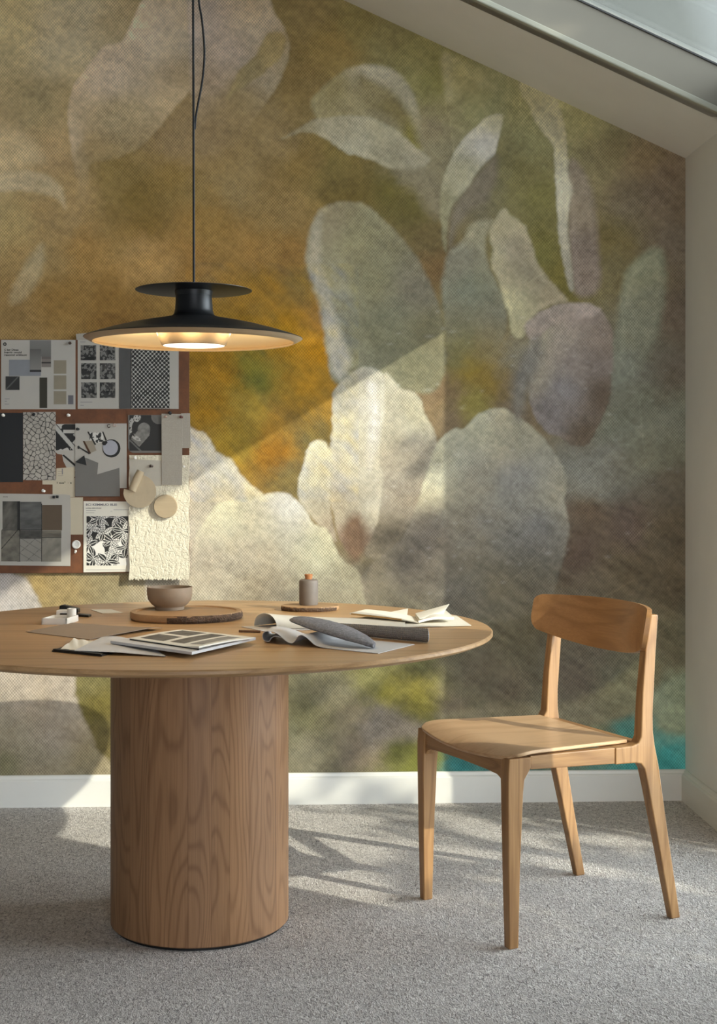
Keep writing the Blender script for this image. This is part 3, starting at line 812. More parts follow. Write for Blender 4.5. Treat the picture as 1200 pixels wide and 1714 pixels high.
for n in range(8200):                                                   # lower leaves shaped to dapple the sun and shade the floor
    Y, z = r.uniform(2.2, 4.45), r.uniform(-.45, 1.9)
    lim = .66 - .50 * float(np.clip((Y - 3.28) / .22, 0, 1))
    if z < lim: p = 1.0
    elif Y < 3.62 and z > .70: p = 0.0
    else:
        p = .58 * float(np.clip((Y - 3.30) / .3, 0, 1)) * (1 - float(np.clip((z - 1.25 - .4 * np.clip((Y - 3.6) / .4, 0, 1)) / .3, 0, 1)))
        p *= 1.0 if math.sin(Y * 13 + 1.3 * math.sin(z * 8)) * math.sin(z * 12 + Y * 4) > -.05 else .04
    if r.random() > p: continue
    leaf(Vector((XR, Y, z)) + D * r.uniform(1.3, 2.4), r.uniform(.03, .07))
lo = lf.build('foliage', M['leaf'], tree); lo['kind'] = 'stuff'

# ------------------------------------------------------------------ table
TC = Vector((-.2549, 3.4822, 0)); RTAB = .745
tbl = empty('dining_table', TC); tag(tbl, 'large round oak pedestal table on the grey carpet', 'table')
b = MB(); z1, z0 = .75, .728
prof = [(0, z0)] + [(RTAB - .045, z0), (RTAB - .018, z0 + .004), (RTAB - .003, z0 + .010), (RTAB, z0 + .013), (RTAB, z1 - .003), (RTAB - .003, z1), (0, z1)]
b.lathe(prof, 160, TC); b.build('tabletop', M['oak_top'], tbl, smooth=True)
b = MB(); RP = .2255
b.lathe([(0, .008), (RP - .003, .008), (RP, .011), (RP, .7285), (0, .7285)], 128, TC); b.build('pedestal', M['oak_pillar'], tbl, smooth=True)
b = MB(); b.lathe([(0, 0), (RP - .010, 0), (RP - .010, .0085), (0, .0085)], 96, TC); b.build('shadow_line_base', M['black_plastic'], tbl)  # black recessed base standing in for the thin shadow line

# ------------------------------------------------------------------ pendant lamp
PD = 3.468; pu = PD / FPX
pc = at_depth(324.5, 790, PD); pc = Vector((pc.x, pc.y, 0))
def pz(y): return EYE + (790 - y) * pu
LB = pz(590)
lamp = empty('pendant_lamp', (pc.x, pc.y, pz(573))); tag(lamp, 'lit black disc pendant lamp hanging over the round table', 'lamp')
R = pu
b = MB()
b.lathe([(30 * R, pz(493)), (30.5 * R, pz(505)), (31.5 * R, pz(519)), (33.5 * R, pz(526)), (38 * R, pz(530)), (55 * R, pz(533.5)), (82 * R, pz(538.5)), (110 * R, pz(544.5)), (140 * R, pz(552.5)), (165 * R, pz(560)), (181 * R, pz(565.5)), (182 * R, pz(566.3)),
         (180.5 * R, pz(567.0)), (165 * R, pz(562)), (140 * R, pz(554.5)), (110 * R, pz(546.5)), (60 * R, pz(538)), (30 * R, pz(536))], 128, pc)
shade = b.build('shade', M['black_metal'], lamp, smooth=True)
b = MB()
b.lathe([(181.5 * R, pz(566.8)), (176 * R, pz(570)), (168.5 * R, pz(573.6)), (167.5 * R, pz(573.6)), (166.5 * R, pz(572.5)), (174 * R, pz(569)), (179 * R, pz(566.9))], 128, pc)
b.build('rim_lip', M['champagne'], shade, smooth=True)
b = MB()
b.lathe([(178 * R, pz(567.2)), (164 * R, pz(563)), (139 * R, pz(555.5)), (109 * R, pz(547.8)), (62 * R, pz(540)), (50 * R, pz(539.5))], 128, pc)
b.build('reflector', M['cream_inside'], shade, smooth=True)
b = MB()
b.lathe([(63 * R, pz(541)), (62 * R, pz(557)), (53.5 * R, pz(578)), (52 * R, pz(579)), (51 * R, pz(578)), (58 * R, pz(558)), (58 * R, pz(541))], 96, pc)
b.build('light_housing', M['champagne'], lamp, smooth=True)
b = MB(); b.lathe([(0, pz(578.9)), (51 * R, pz(578.9)), (51 * R, pz(577)), (0, pz(577))], 96, pc); b.build('diffuser', M['diffuser'], lamp, smooth=True)
b = MB()
b.lathe([(0, pz(483.5)), (20 * R, pz(484)), (95 * R, pz(485.2)), (97 * R, pz(485.8)), (97 * R, pz(486.4)), (95 * R, pz(486.6)), (32 * R, pz(487.5)), (30.5 * R, pz(495)), (0, pz(495))], 96, pc)
b.build('top_disc', M['black_metal'], lamp, smooth=True)
b = MB(); b.lathe([(0, pz(476)), (5 * R, pz(476)), (5.5 * R, pz(478)), (5.5 * R, pz(484)), (0, pz(484))], 24, pc); b.build('cord_grip', M['black_metal'], lamp, smooth=True)
zcl = min(ZTOP, zc(pc.x))
b = MB(); b.tube([(pc.x, pc.y, pz(478)), (pc.x - .0005, pc.y, pz(300)), (pc.x - .001, pc.y, pz(150)), (pc.x - .002, pc.y, pz(0)), (pc.x, pc.y, zcl - .02)], .0031, 10); b.build('suspension_cord', M['black_cable'], lamp, smooth=True)
cp = [(326, 216), (327.5, 196), (332, 170), (338, 138), (341.5, 104), (341.5, 72), (337.5, 30), (333, 2), (330, -60), (332, -160), (330, -240)]
pts = []
for q in catmull(cp, 6): p = at_depth(q[0], q[1], PD); pts.append(Vector((p.x, p.y + .002, p.z)))
b = MB(); b.tube(pts + [Vector((pc.x + .006, pc.y, zcl - .02))], .0027, 8); b.build('power_cable', M['black_cable'], lamp, smooth=True)
b = MB(); b.lathe([(0, zcl + .004), (.05, zcl + .004), (.05, zcl - .018), (.046, zcl - .022), (0, zcl - .022)], 48, (pc.x, pc.y, 0)); b.build('ceiling_canopy', M['black_metal'], lamp, smooth=True)
for k in range(6):                                                      # the lamp's own warm light, inside the shade
    a = 2 * PI * (k + .5) / 6
    ld = bpy.data.lights.new('pendant_glow', 'POINT'); ld.energy = .62; ld.color = (1, .77, .45); ld.shadow_soft_size = .012
    lo_ = bpy.data.objects.new('pendant_glow', ld); lo_.location = Vector((math.cos(a) * 88 * R, math.sin(a) * 88 * R, pz(553) - lamp.location.z)); lo_.parent = lamp; col.objects.link(lo_)
ld = bpy.data.lights.new('pendant_downlight', 'AREA'); ld.shape = 'DISK'; ld.size = .14; ld.energy = 1.2; ld.color = (1, .82, .58)
lo_ = bpy.data.objects.new('pendant_downlight', ld); lo_.location = (0, 0, pz(581) - lamp.location.z); lo_.parent = lamp; col.objects.link(lo_)

# ------------------------------------------------------------------ chair (local axes: +X the way it faces, +Y towards the side wall's camera end)
fx, fy = -.914, -.406
chair = empty('dining_chair', (.6432, 3.545, 0), math.atan2(fy, fx)); chair['_local'] = 1
tag(chair, 'oak dining chair with curved backrest beside the round table', 'chair')


def resample(path, n=5): return [tuple(q) for q in catmull(path, n)]


rear_front = [(-.178, .785), (-.158, .695), (-.146, .587), (-.141, .510), (-.139, .478), (-.130, .464), (-.112, .459), (-.059, .458)]
rear_low = [(-.059, .416), (-.120, .4145), (-.138, .411), (-.150, .396), (-.162, .350), (-.187, .244), (-.244, .0)]
rear_back = [(-.272, .0), (-.232, .202), (-.195, .401), (-.182, .455), (-.178, .487), (-.178, .536), (-.191, .693), (-.2, .775), (-.2, .785)]
for s in (-1, 1):
    b = MB(); outl = rear_front + rear_low + rear_back
    n = len(outl)
    def half(z):
        k = min(1, max(0, (z - .0) / .42)); th = .022 + .011 * k if z < .45 else .033 - .012 * (z - .45) / .34
        mid = .2105 - .004 * (1 - k) if z < .45 else .2105 - .004 * (z - .45) / .34
        return mid - th / 2, mid + th / 2
    A = [(x, s * half(z)[0], z) for x, z in outl]; B = [(x, s * half(z)[1], z) for x, z in outl]
    f = [(i, (i + 1) % n, n + (i + 1) % n, n + i) for i in range(n)] + [tuple(range(n)), tuple(range(n, 2 * n))[::-1]]
    b.add(A + B, f); b.build('rear_leg', M['oak_chair'], chair, bevel=.0035, segs=3, angle=25)
    b = MB()
    def fl(z, x0, x1, w): 
        yo = .2265 - .004 * (1 - z / .46); return [(x0, s * (yo - w), z), (x1, s * (yo - w), z), (x1, s * yo, z), (x0, s * yo, z)]
    rings = [fl(0, .226, .252, .025), fl(.2, .222, .256, .030), fl(.37, .2145, .2585, .0335), fl(.405, .211, .2585, .035), fl(.425, .198, .2580, .036), fl(.432, .193, .2575, .037), fl(.459, .193, .2555, .037)]
    v = [p for q in rings for p in q]; f = [(0, 1, 2, 3)] + [(4 * i + k, 4 * i + (k + 1) % 4, 4 * i + 4 + (k + 1) % 4, 4 * i + 4 + k) for i in range(len(rings) - 1) for k in range(4)] + [tuple(range(len(v) - 4, len(v)))[::-1]]
    b.add(v, f); b.build('front_leg', M['oak_chair'], chair, bevel=.003, segs=3, angle=25)
    b = MB(); b.add([(x, s * y, z) for x, y, z in [(.1935, .200, .428), (-.0585, .200, .418), (-.0585, .2245, .418), (.1935, .2245, .428), (.1935, .200, .4610), (-.0585, .200, .4585), (-.0585, .2245, .4585), (.1935, .2245, .4610)]],
                    [(0, 3, 2, 1), (4, 5, 6, 7), (0, 1, 5, 4), (1, 2, 6, 5), (2, 3, 7, 6), (3, 0, 4, 7)])
    b.build('side_rail', M['oak_chair_x'], chair, bevel=.002)
# front rail with filleted ends
pl = [(-.192, .459), (-.192, .392), (-.182, .404), (-.165, .411), (-.12, .4135), (0, .415), (.12, .4135), (.165, .411), (.182, .404), (.192, .392), (.192, .459)]
b = MB(); b.prism([(.226, y, z) for y, z in pl], (.026, 0, 0)); b.build('front_rail', M['oak_chair_y'], chair, bevel=.002)
b = MB(); b.box((-.176, -.195, .416), (-.152, .195, .457)); b.build('back_rail', M['oak_chair_y'], chair, bevel=.002)


# seat: moulded shell, front edge rolled down, slightly dished
def seat_pt(u, v):
    # u 0 rear .. 1 front, v -1..1
    hw = .196 + .036 * min(1, u * 1.15)
    x = -.118 + .392 * u - .022 * (v * v) * max(0, (u - .55) / .45) ** 1.5
    y = v * hw
    z = .4690 + .0085 * u - .008 * (1 - v ** 2) * math.sin(PI * min(1, u * .9))
    k = max(0, (u - .76) / .24); z -= (.012 + .012 * (1 - v * v)) * k ** 2.2
    return (x, y, z)
P = []
nu, nv = 30, 28
for i in range(nu + 1):
    u = i / nu; row = []
    for j in range(nv + 1):
        v = -1 + 2 * j / nv
        row.append(seat_pt(u, v))
    P.append(row)
# round the plan corners by pulling edge points in
for i in range(nu + 1):
    for j in range(nv + 1):
        x, y, z = P[i][j]; u = i / nu; v = -1 + 2 * j / nv
        du = max(0, u - .90) / .10; dv = max(0, abs(v) - .88) / .12
        if du > 0 and dv > 0:
            k = (1 - 1 / max(1, math.hypot(du, dv)))
            x -= .03 * du * k * 1.2; y -= math.copysign(.03 * dv * k * 1.2, y)
        P[i][j] = (x, y, z)
b = MB(); b.sheet(P, .009); so = b.build('seat', M['oak_seat'], chair, smooth=True, bevel=.002)
# backrest: curved panel, rounded corners, bowed lower edge
P = []; nu, nv = 40, 16; HW = .252
for i in range(nu + 1):
    v = -math.cos(PI * i / nu); row = []
    zt = .806 - .004 * v * v; zb = .670 + .040 * abs(v) ** 2.4
    cr_ = max(0, (abs(v) - .91) / .09); ct = .018 * (1 - math.sqrt(max(0, 1 - cr_ ** 2))) ; cb = .034 * (1 - math.sqrt(max(0, 1 - cr_ ** 2)))
    for j in range(nv + 1):
        w = j / nv; z = (zb + cb) + (zt - ct - zb - cb) * w
        x = -.210 + .085 * abs(v) ** 2.3 - .20 * (z - .74)
        row.append((x, v * HW, z))
    P.append(row)
b = MB(); b.sheet(P, .0125); b.build('backrest', M['oak_back'], chair, smooth=True, bevel=.003, segs=3)
del chair['_local']

# ------------------------------------------------------------------ pinboard and what is pinned to it
BT = .014
p0 = on_wall(-170, 567.5, BT); p1 = on_wall(316.5, 958.5, BT)
b = MB(); b.box((p0.x, WY - BT, p1.z), (p1.x, WY - .0005, p0.z)); brd = b.build('pinboard', M['board'], bevel=.001)
tag(brd, 'brown pinboard crowded with papers and samples on the painted wall', 'pinboard')


def wquad(poly_px, off, th, mb=None):
    mb = mb or MB(); mb.prism([on_wall(x, y, off + th) for x, y in poly_px], (0, th, 0)); return mb


def card(name, label, cat, poly_px, layer, mat, th=.0010, group=None):
    """layer: distance of the back from the board face"""
    o = wquad(poly_px, BT + layer, th).build(name, mat); o['_front'] = BT + layer + th
    return tag(o, label, cat, group)


def patch(parent, poly_px, mat, name='print', lift=0.0003):
    off = parent['_front'] + lift - .0002
    return wquad(poly_px, off, .0003).build(name, mat, parent)


def rect(x0, y0, x1, y1): return [(x0, y0), (x1, y0), (x1, y1), (x0, y1)]


def picture(parent, r, fn, name='print', den=1.6, lift=.0004):
    """printed picture: a fine slab whose face carries printed ink colours"""
    x0, y0, x1, y1 = r; nx = max(4, int((x1 - x0) * den)); ny = max(4, int((y1 - y0) * den))
    gx, gy = np.meshgrid(np.linspace(x0, x1, nx), np.linspace(y0, y1, ny), indexing='ij')
    c = np.clip(fn(gx, gy), .004, .85)
    if c.ndim == 2: c = np.repeat(c[..., None], 3, -1)
    c = c * np.array([.98, .94, .86]) * .92
    off = parent['_front'] + lift
    P = [[on_wall(gx[i, j], gy[i, j], off) for j in range(ny)] for i in range(nx)]
    b = MB(); b.sheet([row for row in P[::-1]], .0003)
    # sheet() lowers along the computed normal; keep the printed side towards the room
    o = b.build(name, M['print'], parent); me = o.data
    cc = c[::-1].reshape(-1, 3); full = np.concatenate([cc, cc], 0)
    ca = me.color_attributes.new('paint', 'FLOAT_COLOR', 'POINT')
    ca.data.foreach_set('color', np.concatenate([full, np.ones((len(full), 1))], 1).ravel().astype(np.float32))
    return o


def text(parent, s, x, y, size_px, mat, name='lettering', lift=.0004, bold=0.0, width=None):
    cu = bpy.data.curves.new(name, 'FONT'); cu.body = s; cu.size = 1.0; cu.offset = bold; cu.extrude = 0
    tmp = bpy.data.objects.new(name, cu); col.objects.link(tmp)
    dg = bpy.context.evaluated_depsgraph_get(); me = bpy.data.meshes.new_from_object(tmp.evaluated_get(dg)); bpy.data.objects.remove(tmp)
    v = np.array([q.co[:] for q in me.vertices]); off = parent['_front'] + lift
    k = size_px; kx = k if width is None else width / max(1e-6, v[:, 0].max())
    for q in me.vertices:
        p = on_wall(x + q.co.x * kx, y - q.co.y * k, off); q.co = p - parent.location
    o = bpy.data.objects.new(name, me); me.materials.append(mat); o.parent = parent; col.objects.link(o)
    return o


def lines(parent, segs, mat, name='text_line', th=1.0):
    off = parent['_front'] + .0002
    for x0, y0, L in segs: wquad(rect(x0, y0, x0 + L, y0 + th), off, .0002).build(name, mat, parent)


def flat(h): return plain('print_ink_' + h, scl(srgb(h), .62), .75, .04, 30)


# --- poster with tonal rectangles
po = card('poster', 'white poster with grey and beige colour blocks, top left of the pinboard', 'poster', rect(2, 569, 126.3, 685), .0, M['paper'])
picture(po, (49.9, 569.6, 85.4, 597), lambda x, y: .20 - .002 * (y - 570), 'mauve_block')
picture(po, (69.4, 597, 85.4, 614.5), lambda x, y: np.where((y > 606) & (y < 608.6), .03, .19 - .06 * (y < 601))[..., None] * np.array([1.05, .95, .92]), 'striped_block')
patch(po, rect(15, 602, 68.5, 629.3), flat('9d9fa4'), 'blue_grey_block')
picture(po, (49.9, 584, 69, 619), lambda x, y: .11 + .0035 * (y - 584), 'graded_block', lift=.0009)
patch(po, rect(49.9, 619, 69, 622.7), flat('3c3a3a'), 'dark_strip', .0012)
picture(po, (9.4, 630, 32.7, 652.7), lambda x, y: .025 + .09 * np.exp(-(((x - 9.4) - (652.7 - y) * .95 + 0) / 1.4) ** 2), 'dark_square', lift=.0009)
patch(po, rect(66.2, 632, 79, 683), flat('3f3b2d'), 'olive_bar')
for y0, y1 in ((603, 625.5), (628.3, 651.7), (654.8, 676.8)): patch(po, rect(90, y0, 111, y1), flat('a79c86'), 'beige_square')
patch(po, rect(114, 661.6, 122.8, 676.8), flat('77757a'), 'grey_swatch')
text(po, 'C ber Distas', 7, 587, 4.6, M['ink'], 'headline', bold=.02, width=24)
text(po, 'Inerrir rmoid', 7, 591.3, 4.6, M['ink'], 'headline', bold=.02, width=29)
text(po, 'resonid witituot', 7, 595.6, 4.6, M['ink'], 'headline', bold=.02, width=38)
lines(po, [(8, 667.4, 8), (8, 671.2, 3.5), (8, 676, 7.5)], M['ink_grey'], th=.8)
b = MB()
ring = [(8.1 + 3 * math.cos(a), 576 + 3 * math.sin(a)) for a in np.linspace(0, 2 * PI, 24, endpoint=False)]
rin = [(8.1 + 1.1 * math.cos(a), 576 + 1.1 * math.sin(a)) for a in np.linspace(0, 2 * PI, 24, endpoint=False)]
off = po['_front'] + .0004
b.add([on_wall(x, y, off) for x, y in ring] + [on_wall(x, y, off) for x, y in rin], [(i, (i + 1) % 24, 24 + (i + 1) % 24, 24 + i) for i in range(24)])
b.build('ring_logo', M['ink'], po)

# --- sheet with six photographs
ph = card('photo_sheet', 'white sheet with six dark texture photos, behind the lamp rim', 'poster', rect(130, 569, 299, 684.3), .0, M['paper'])
sd = 3
for (x0, y0, x1, y1) in ((135, 578, 161, 603), (167, 578, 193, 603), (135.8, 608, 161.6, 634.6), (167, 608, 193, 634.6), (136, 640, 162, 666), (167, 640, 193, 666)):
    sd += 1
    picture(ph, (x0, y0, x1, y1), (lambda s: lambda x, y: np.where(vnoise(x, y, 3.4, s, 2) > .02, .16, .02) + .10 * (vnoise(x, y, 8, s + 9, 3) + .1))(sd), 'texture_photo')
lines(ph, [(134, 572, 9), (134.5, 672.6, 20), (134.5, 678, 6)], M['ink_grey'], th=.9)
gp = card('grey_card', 'plain dark grey card strip beside the six texture photos', 'card', rect(199.5, 569.5, 220.5, 684), .0013, M['lead_dark'])
sw = card('fabric_swatch', 'white fabric swatch with black dots pinned right of the dark grey strip', 'fabric swatch', rect(220, 569.5, 284, 684), .0026, M['paper'], .0012)
def dots(x, y):
    yy = y + 1.2 * vnoise(x, y, 24, 8, 2) * 2; xx = x + 1.5 * vnoise(x, y, 20, 9, 2) * 2
    u = (xx - 220) / 6.9; v = (yy - 570) / 7.4
    def dd(u, v): return np.hypot((u - np.round(u)) * 6.9, (v - np.round(v)) * 7.4)
    d = np.minimum(dd(u, v), dd(u + .5, v + .5)); th = 2.35 + .5 * vnoise(x, y, 9, 13, 2)
    return np.where(d < th, .012, np.full(x.shape, .52))
picture(sw, (220.3, 570, 283.7, 683.6), dots, 'dot_pattern', 1.8)
b = MB()
for i in range(30):
    x = 221 + i * 2.15; off = sw['_front'] - .0006; a, c = on_wall(x, 683.5, off), on_wall(x + random.uniform(-1, 1), 685 + random.random() * 2.2, off); b.tube([a, c], .0005, 4)
b.build('frayed_edge', M['ink'], sw)
tp = card('paper_tab', 'small grey paper tab at the top edge of the pinboard', 'paper', [(127, 559), (150, 557), (150, 569), (128, 569)], -.0, M['linen_grey'], .0008)

# --- second row
bc = card('black_card', 'tall plain black card at the left end of the second row', 'card', rect(-14, 691, 38.3, 807), .0, M['card_black'])
cs = card('crackle_swatch', 'pale sample with dark crackle lines beside the tall black card', 'swatch', [(38.6, 690), (93, 689.5), (93.3, 804), (39, 803.5)], .0012, M['paper'])
def crackle(x, y):
    r2 = np.random.default_rng(3); X = x + 3 * vnoise(x, y, 14, 2, 2); Y = y + 3 * vnoise(x, y, 14, 3, 2)
    U = (X + Y * .8) ; V = (Y - X * .75)
    d1 = np.full(x.shape, 1e9); d2 = d1.copy()
    for i in range(14):
        for j in range(-4, 16):
            cu, cv = i * 11 + r2.uniform(-4, 4) + 590, j * 9 + r2.uniform(-3, 3) + 630
            d = np.hypot(U - cu, V - cv); m = d < d1; d2 = np.where(m, d1, np.minimum(d2, d)); d1 = np.where(m, d, d1)
    e_ = d2 - d1; g_ = .40 + .18 * vnoise(x, y, 10, 5, 3)
    return np.where(e_ < 1.1, .03, g_)[..., None] * np.array([1, .95, .9])
picture(cs, (38.8, 690, 93, 803.5), crackle, 'crackle_pattern', 1.8)
ap = card('abstract_print', 'small black and white abstract print half hidden by the collage', 'print', [(93.2, 709.6), (130, 709.6), (130, 790), (112, 784), (106, 772), (104, 761), (96, 759.5), (93.2, 757)], .0, M['paper'])
def abstract(x, y):
    a = vnoise(x, y, 14, 61, 3); c = np.where(a > .03, .5, .012)
    c = np.where(np.abs((y - 715) - (x - 93) * 1.15) < 5, .45, c); c = np.where((np.abs((y - 715) - (x - 93) * 1.15) > 5) & (np.abs((y - 715) - (x - 93) * 1.15) < 7), .012, c)
    c = np.where((y > 719) & (y < 725) & (x > 106), .5, c); return c
picture(ap, (93.4, 710, 128, 753.7), abstract, 'abstract_pattern')
b = MB(); wquad([(104, 762), (107, 761), (126, 777), (126, 781), (122, 778)], ap['_front'] + .0002, .0003, b); b.build('black_stroke', M['ink'], ap)
n1_ = card('note_paper', 'cream torn note with small handwriting, below the abstract print', 'note', [(94.5, 784), (125, 781.5), (125.5, 797), (121, 805), (94, 803)], .0010, M['paper_cream'])
lines(n1_, [(97, 789, 7), (97, 792.5, 5), (97, 796, 9)], M['ink_grey'], th=.5)
b = MB(); wquad(rect(103.5, 784.5, 105.2, 794), n1_['_front'] + .0002, .0002, b); b.build('pen_stroke', M['ink_grey'], n1_)
n2_ = card('note_paper', 'cream note with ink blots sticking out below the crackle sample', 'note', [(71, 803.5), (117, 802), (125.5, 800), (125.5, 832), (88, 832), (88, 811), (71, 811)], .0, M['paper_cream'])
text(n2_, '1 aus"  - e', 94, 809.5, 4.2, M['ink'], 'handwriting', bold=.02, width=26)
n3_ = card('cream_card', 'tall cream card with a folded top, left of the leaf print', 'card', rect(110, 832.5, 138.8, 894.7), .0, M['paper_cream'])
b = MB(); wquad([(116, 833), (138.4, 833), (138, 839), (132, 843), (117, 844.5)], n3_['_front'] + .0001, .0006, b); b.build('folded_flap', M['paper_cream'], n3_)

cg = card('collage_sheet', 'white sheet with a black ring and patterned collage, middle of the pinboard', 'poster', rect(126, 708.8, 212, 817), .0024, M['paper'])
cgp = MB()
picture(cg, (150, 724, 173, 741), lambda x, y: np.where(vnoise(x, y, 3.0, 71, 2) > -.02, .62, .02), 'floral_square')
def quad_on(parent, pts, mat, name, lift=.0006): return wquad(pts, parent['_front'] + lift, .0003).build(name, mat, parent)
quad_on(cg, [(146, 722.5), (148.5, 722.5), (161, 744), (158.5, 745)], M['ink'], 'black_bar')
quad_on(cg, [(171, 722.5), (173, 722.5), (179, 737), (176.5, 738)], M['ink'], 'black_bar')
quad_on(cg, [(141, 738.5), (155, 737), (161.5, 754), (151, 758.5)], flat('b3a692'), 'beige_shape', .0004)
quad_on(cg, [(138.5, 738), (141.5, 738), (152.5, 759), (149, 760)], flat('5a3a22'), 'brown_bar', .0008)
quad_on(cg, [(129.5, 748), (132, 747.5), (150.5, 758), (149, 760.5)], M['ink'], 'black_bar', .0010)
quad_on(cg, [(129.5, 747), (132, 746), (134, 748.5), (132.5, 751.5), (130, 751)], M['ink'], 'black_dot', .0012)
def disc_px(cx, cy, rx, n=32, ry=None): ry = ry or rx; return [(cx + rx * math.cos(a), cy + ry * math.sin(a)) for a in np.linspace(0, 2 * PI, n, endpoint=False)]
quad_on(cg, disc_px(186.5, 750.5, 15, ry=15.2), M['ink'], 'black_ring', .0006)
quad_on(cg, disc_px(184.8, 749.5, 12.6), flat('c3c2cb'), 'lilac_disc', .0010)
quad_on(cg, [(170.5, 741), (173, 738.5), (178.5, 738), (180, 741), (176, 745.5), (172, 745)], M['ink'], 'black_knot', .0012)
gz = card('grey_zigzag_card', 'mid grey card with a zigzag top edge over the collage sheet', 'card', [(125.8, 775), (143, 766), (164.4, 774.7), (162.6, 794), (199.8, 783), (200.7, 831), (125.8, 831)], .0040, M['paper_grey'])
bt = card('black_triangle', 'small black paper triangle at the peak of the grey zigzag card', 'paper', [(125.6, 773.4), (141, 762), (144.8, 779)], .0056, M['card_black'])
dp = card('dark_photo', 'dark photo print with a grey heart shape, right half of the board', 'photo', [(214.5, 694.6), (270.4, 694.6), (270.4, 758), (222, 758), (216.5, 755), (214.5, 750)], .0020, M['paper_grey'])
def heart(x, y):
    c = np.full(x.shape, .022); g_ = .17 + .22 * vnoise(x, y, 7, 81, 4)
    k = np.hypot((x - 241), (y - 718)) < 10.5
    k |= sdf_poly([(231, 720), (251, 722), (250, 729), (233, 748), (219, 735)], x, y) < 0
    c = np.where(k, g_, c)
    k = np.hypot(x - 266, y - 697) < 13; c = np.where(k, .14 + .1 * vnoise(x, y, 9, 82, 3), c)
    k = (np.abs(np.hypot(x - 236, y - 716) - 19) < 3.5) & (x < 236); c = np.where(k & (vnoise(x, y, 3, 83, 2) > 0), .4, c)
    k = (np.abs((y - 737) - (x - 217) * .95) < 1.6); c = np.where(k, .13, c)
    k = (np.hypot(x - 229, y - 700) < 6); c = np.where(k & (vnoise(x, y, 2.6, 84, 2) > -.05), .45, c); return c
picture(dp, (216.5, 695, 270, 754.5), heart, 'photo_image')
# cloths
ln = MB(); P = []; nu, nv = 70, 110
for i in range(nu + 1):
    row = []
    for j in range(nv + 1):
        x = 216.3 + 100.6 * i / nu + .8 * math.sin(j * .21) * (i in (0, nu)); y = 762 + 208 * j / nv
        if j == nv: y += 1.3 * math.sin(i * 1.9) + .8 * math.sin(i * .77)
        wob = .0012 * mnoise.noise((x * .11, y * .11, 3)) + .0012 * mnoise.noise((x * .3, y * .22, 7))
        lift = .0035 + .010 * (j / nv) ** 2
        p = on_wall(x, y, BT + lift + wob); row.append(p)
    P.append(row)
ln.sheet(P, .0016); lno = ln.build('linen_cloth', M['linen'], smooth=True); tag(lno, 'large crinkled cream cloth hanging at the right end of the board', 'cloth')
vl = card('vellum_sheet', 'translucent grey vellum pinned behind the folded disc', 'paper', [(216, 768), (270.4, 771), (270.4, 813), (218, 812)], .0065, M['vinyl'], .0006)
b2 = card('fabric_strip', 'short grey cloth strip peeking out at the right edge of the board', 'fabric', [(303, 692), (318, 691.5), (319, 750), (305, 750)], .0065, M['linen_grey'])
fs_ = card('fabric_strip', 'long grey cloth strip hanging right of the dark photo', 'fabric', [(270.4, 692.5), (305.3, 693), (304.6, 812), (270.8, 811.5)], .0088, M['linen_grey'], .0014)
# stone sample sheet
ss = card('sample_sheet', 'white sheet with six stone samples, lower left of the pinboard', 'poster', [(2.5, 826), (108, 827.5), (117.5, 829), (118.5, 872), (117.8, 947.5), (-20, 946), (-20, 826)], .0012, M['paper'])
def stone(s, k, lo_=.06, hi=.25, st=(1, 1)):
    return lambda x, y: .8 * (lo_ + (hi - lo_) * (vnoise(x * st[0] + y * .4, y * st[1], 11, s, 5) * 1.5 + .5))[..., None] * np.array(k)
picture(ss, (4.2, 839, 29, 886), stone(91, (1, .97, .88), .01, .17, (1, .6)), 'stone_sample')
picture(ss, (34, 840, 69.4, 886.5), stone(92, (.95, .98, 1), .08, .17, (.5, 1.3)), 'stone_sample')
patch(ss, rect(70.6, 845.1, 103.8, 887.7), flat('6b5a47'), 'tan_sample')
picture(ss, (2, 887.5, 32.6, 939.6), lambda x, y: np.where(np.abs((939 - y) - 0 - 34 + ((x - 2) - 0) * -1.15 + 14) < .9, .02, (.14 + .16 * vnoise(x, y, 8, 93, 4)))[..., None] * np.array([1.02, .96, .84]), 'stone_sample')
def diag(x, y):
    top = y < 902; g_ = .055 + .05 * vnoise(x, y * 2, 9, 94, 3); q = .30 + .06 * vnoise(x, y, 12, 95, 3)
    l1 = np.abs(np.mod((y - 900) - (x - 34) * .62, 13)) < .8; l2 = np.abs(np.mod((y - 900) + (x - 34) * .9, 24)) < .9
    return np.where(top, g_, np.where(l1 | l2, .10, q * .85))[..., None] * np.array([1, .97, .92])
picture(ss, (33.5, 888, 69, 939.7), diag, 'stone_sample')
picture(ss, (70.3, 888.3, 102.7, 899.2), stone(96, (1.05, .95, .8), .10, .26, (.3, 2)), 'stone_sample')
picture(ss, (70.3, 900.3, 102.4, 940), stone(97, (1.02, .97, .86), .20, .33), 'stone_sample')
b = MB()
for rr in (rect(29, 839, 33.8, 940), rect(3, 886.2, 103, 887.8), rect(69.2, 843, 70.4, 940), rect(70.2, 899, 102.8, 900.3)): wquad(rr, ss['_front'] + .0001, .0002, b)
b.build('dark_gap', M['ink'], ss)
text(ss, 'stones', 5, 832.3, 2.4, M['ink'], 'small_heading', bold=.01, width=8)
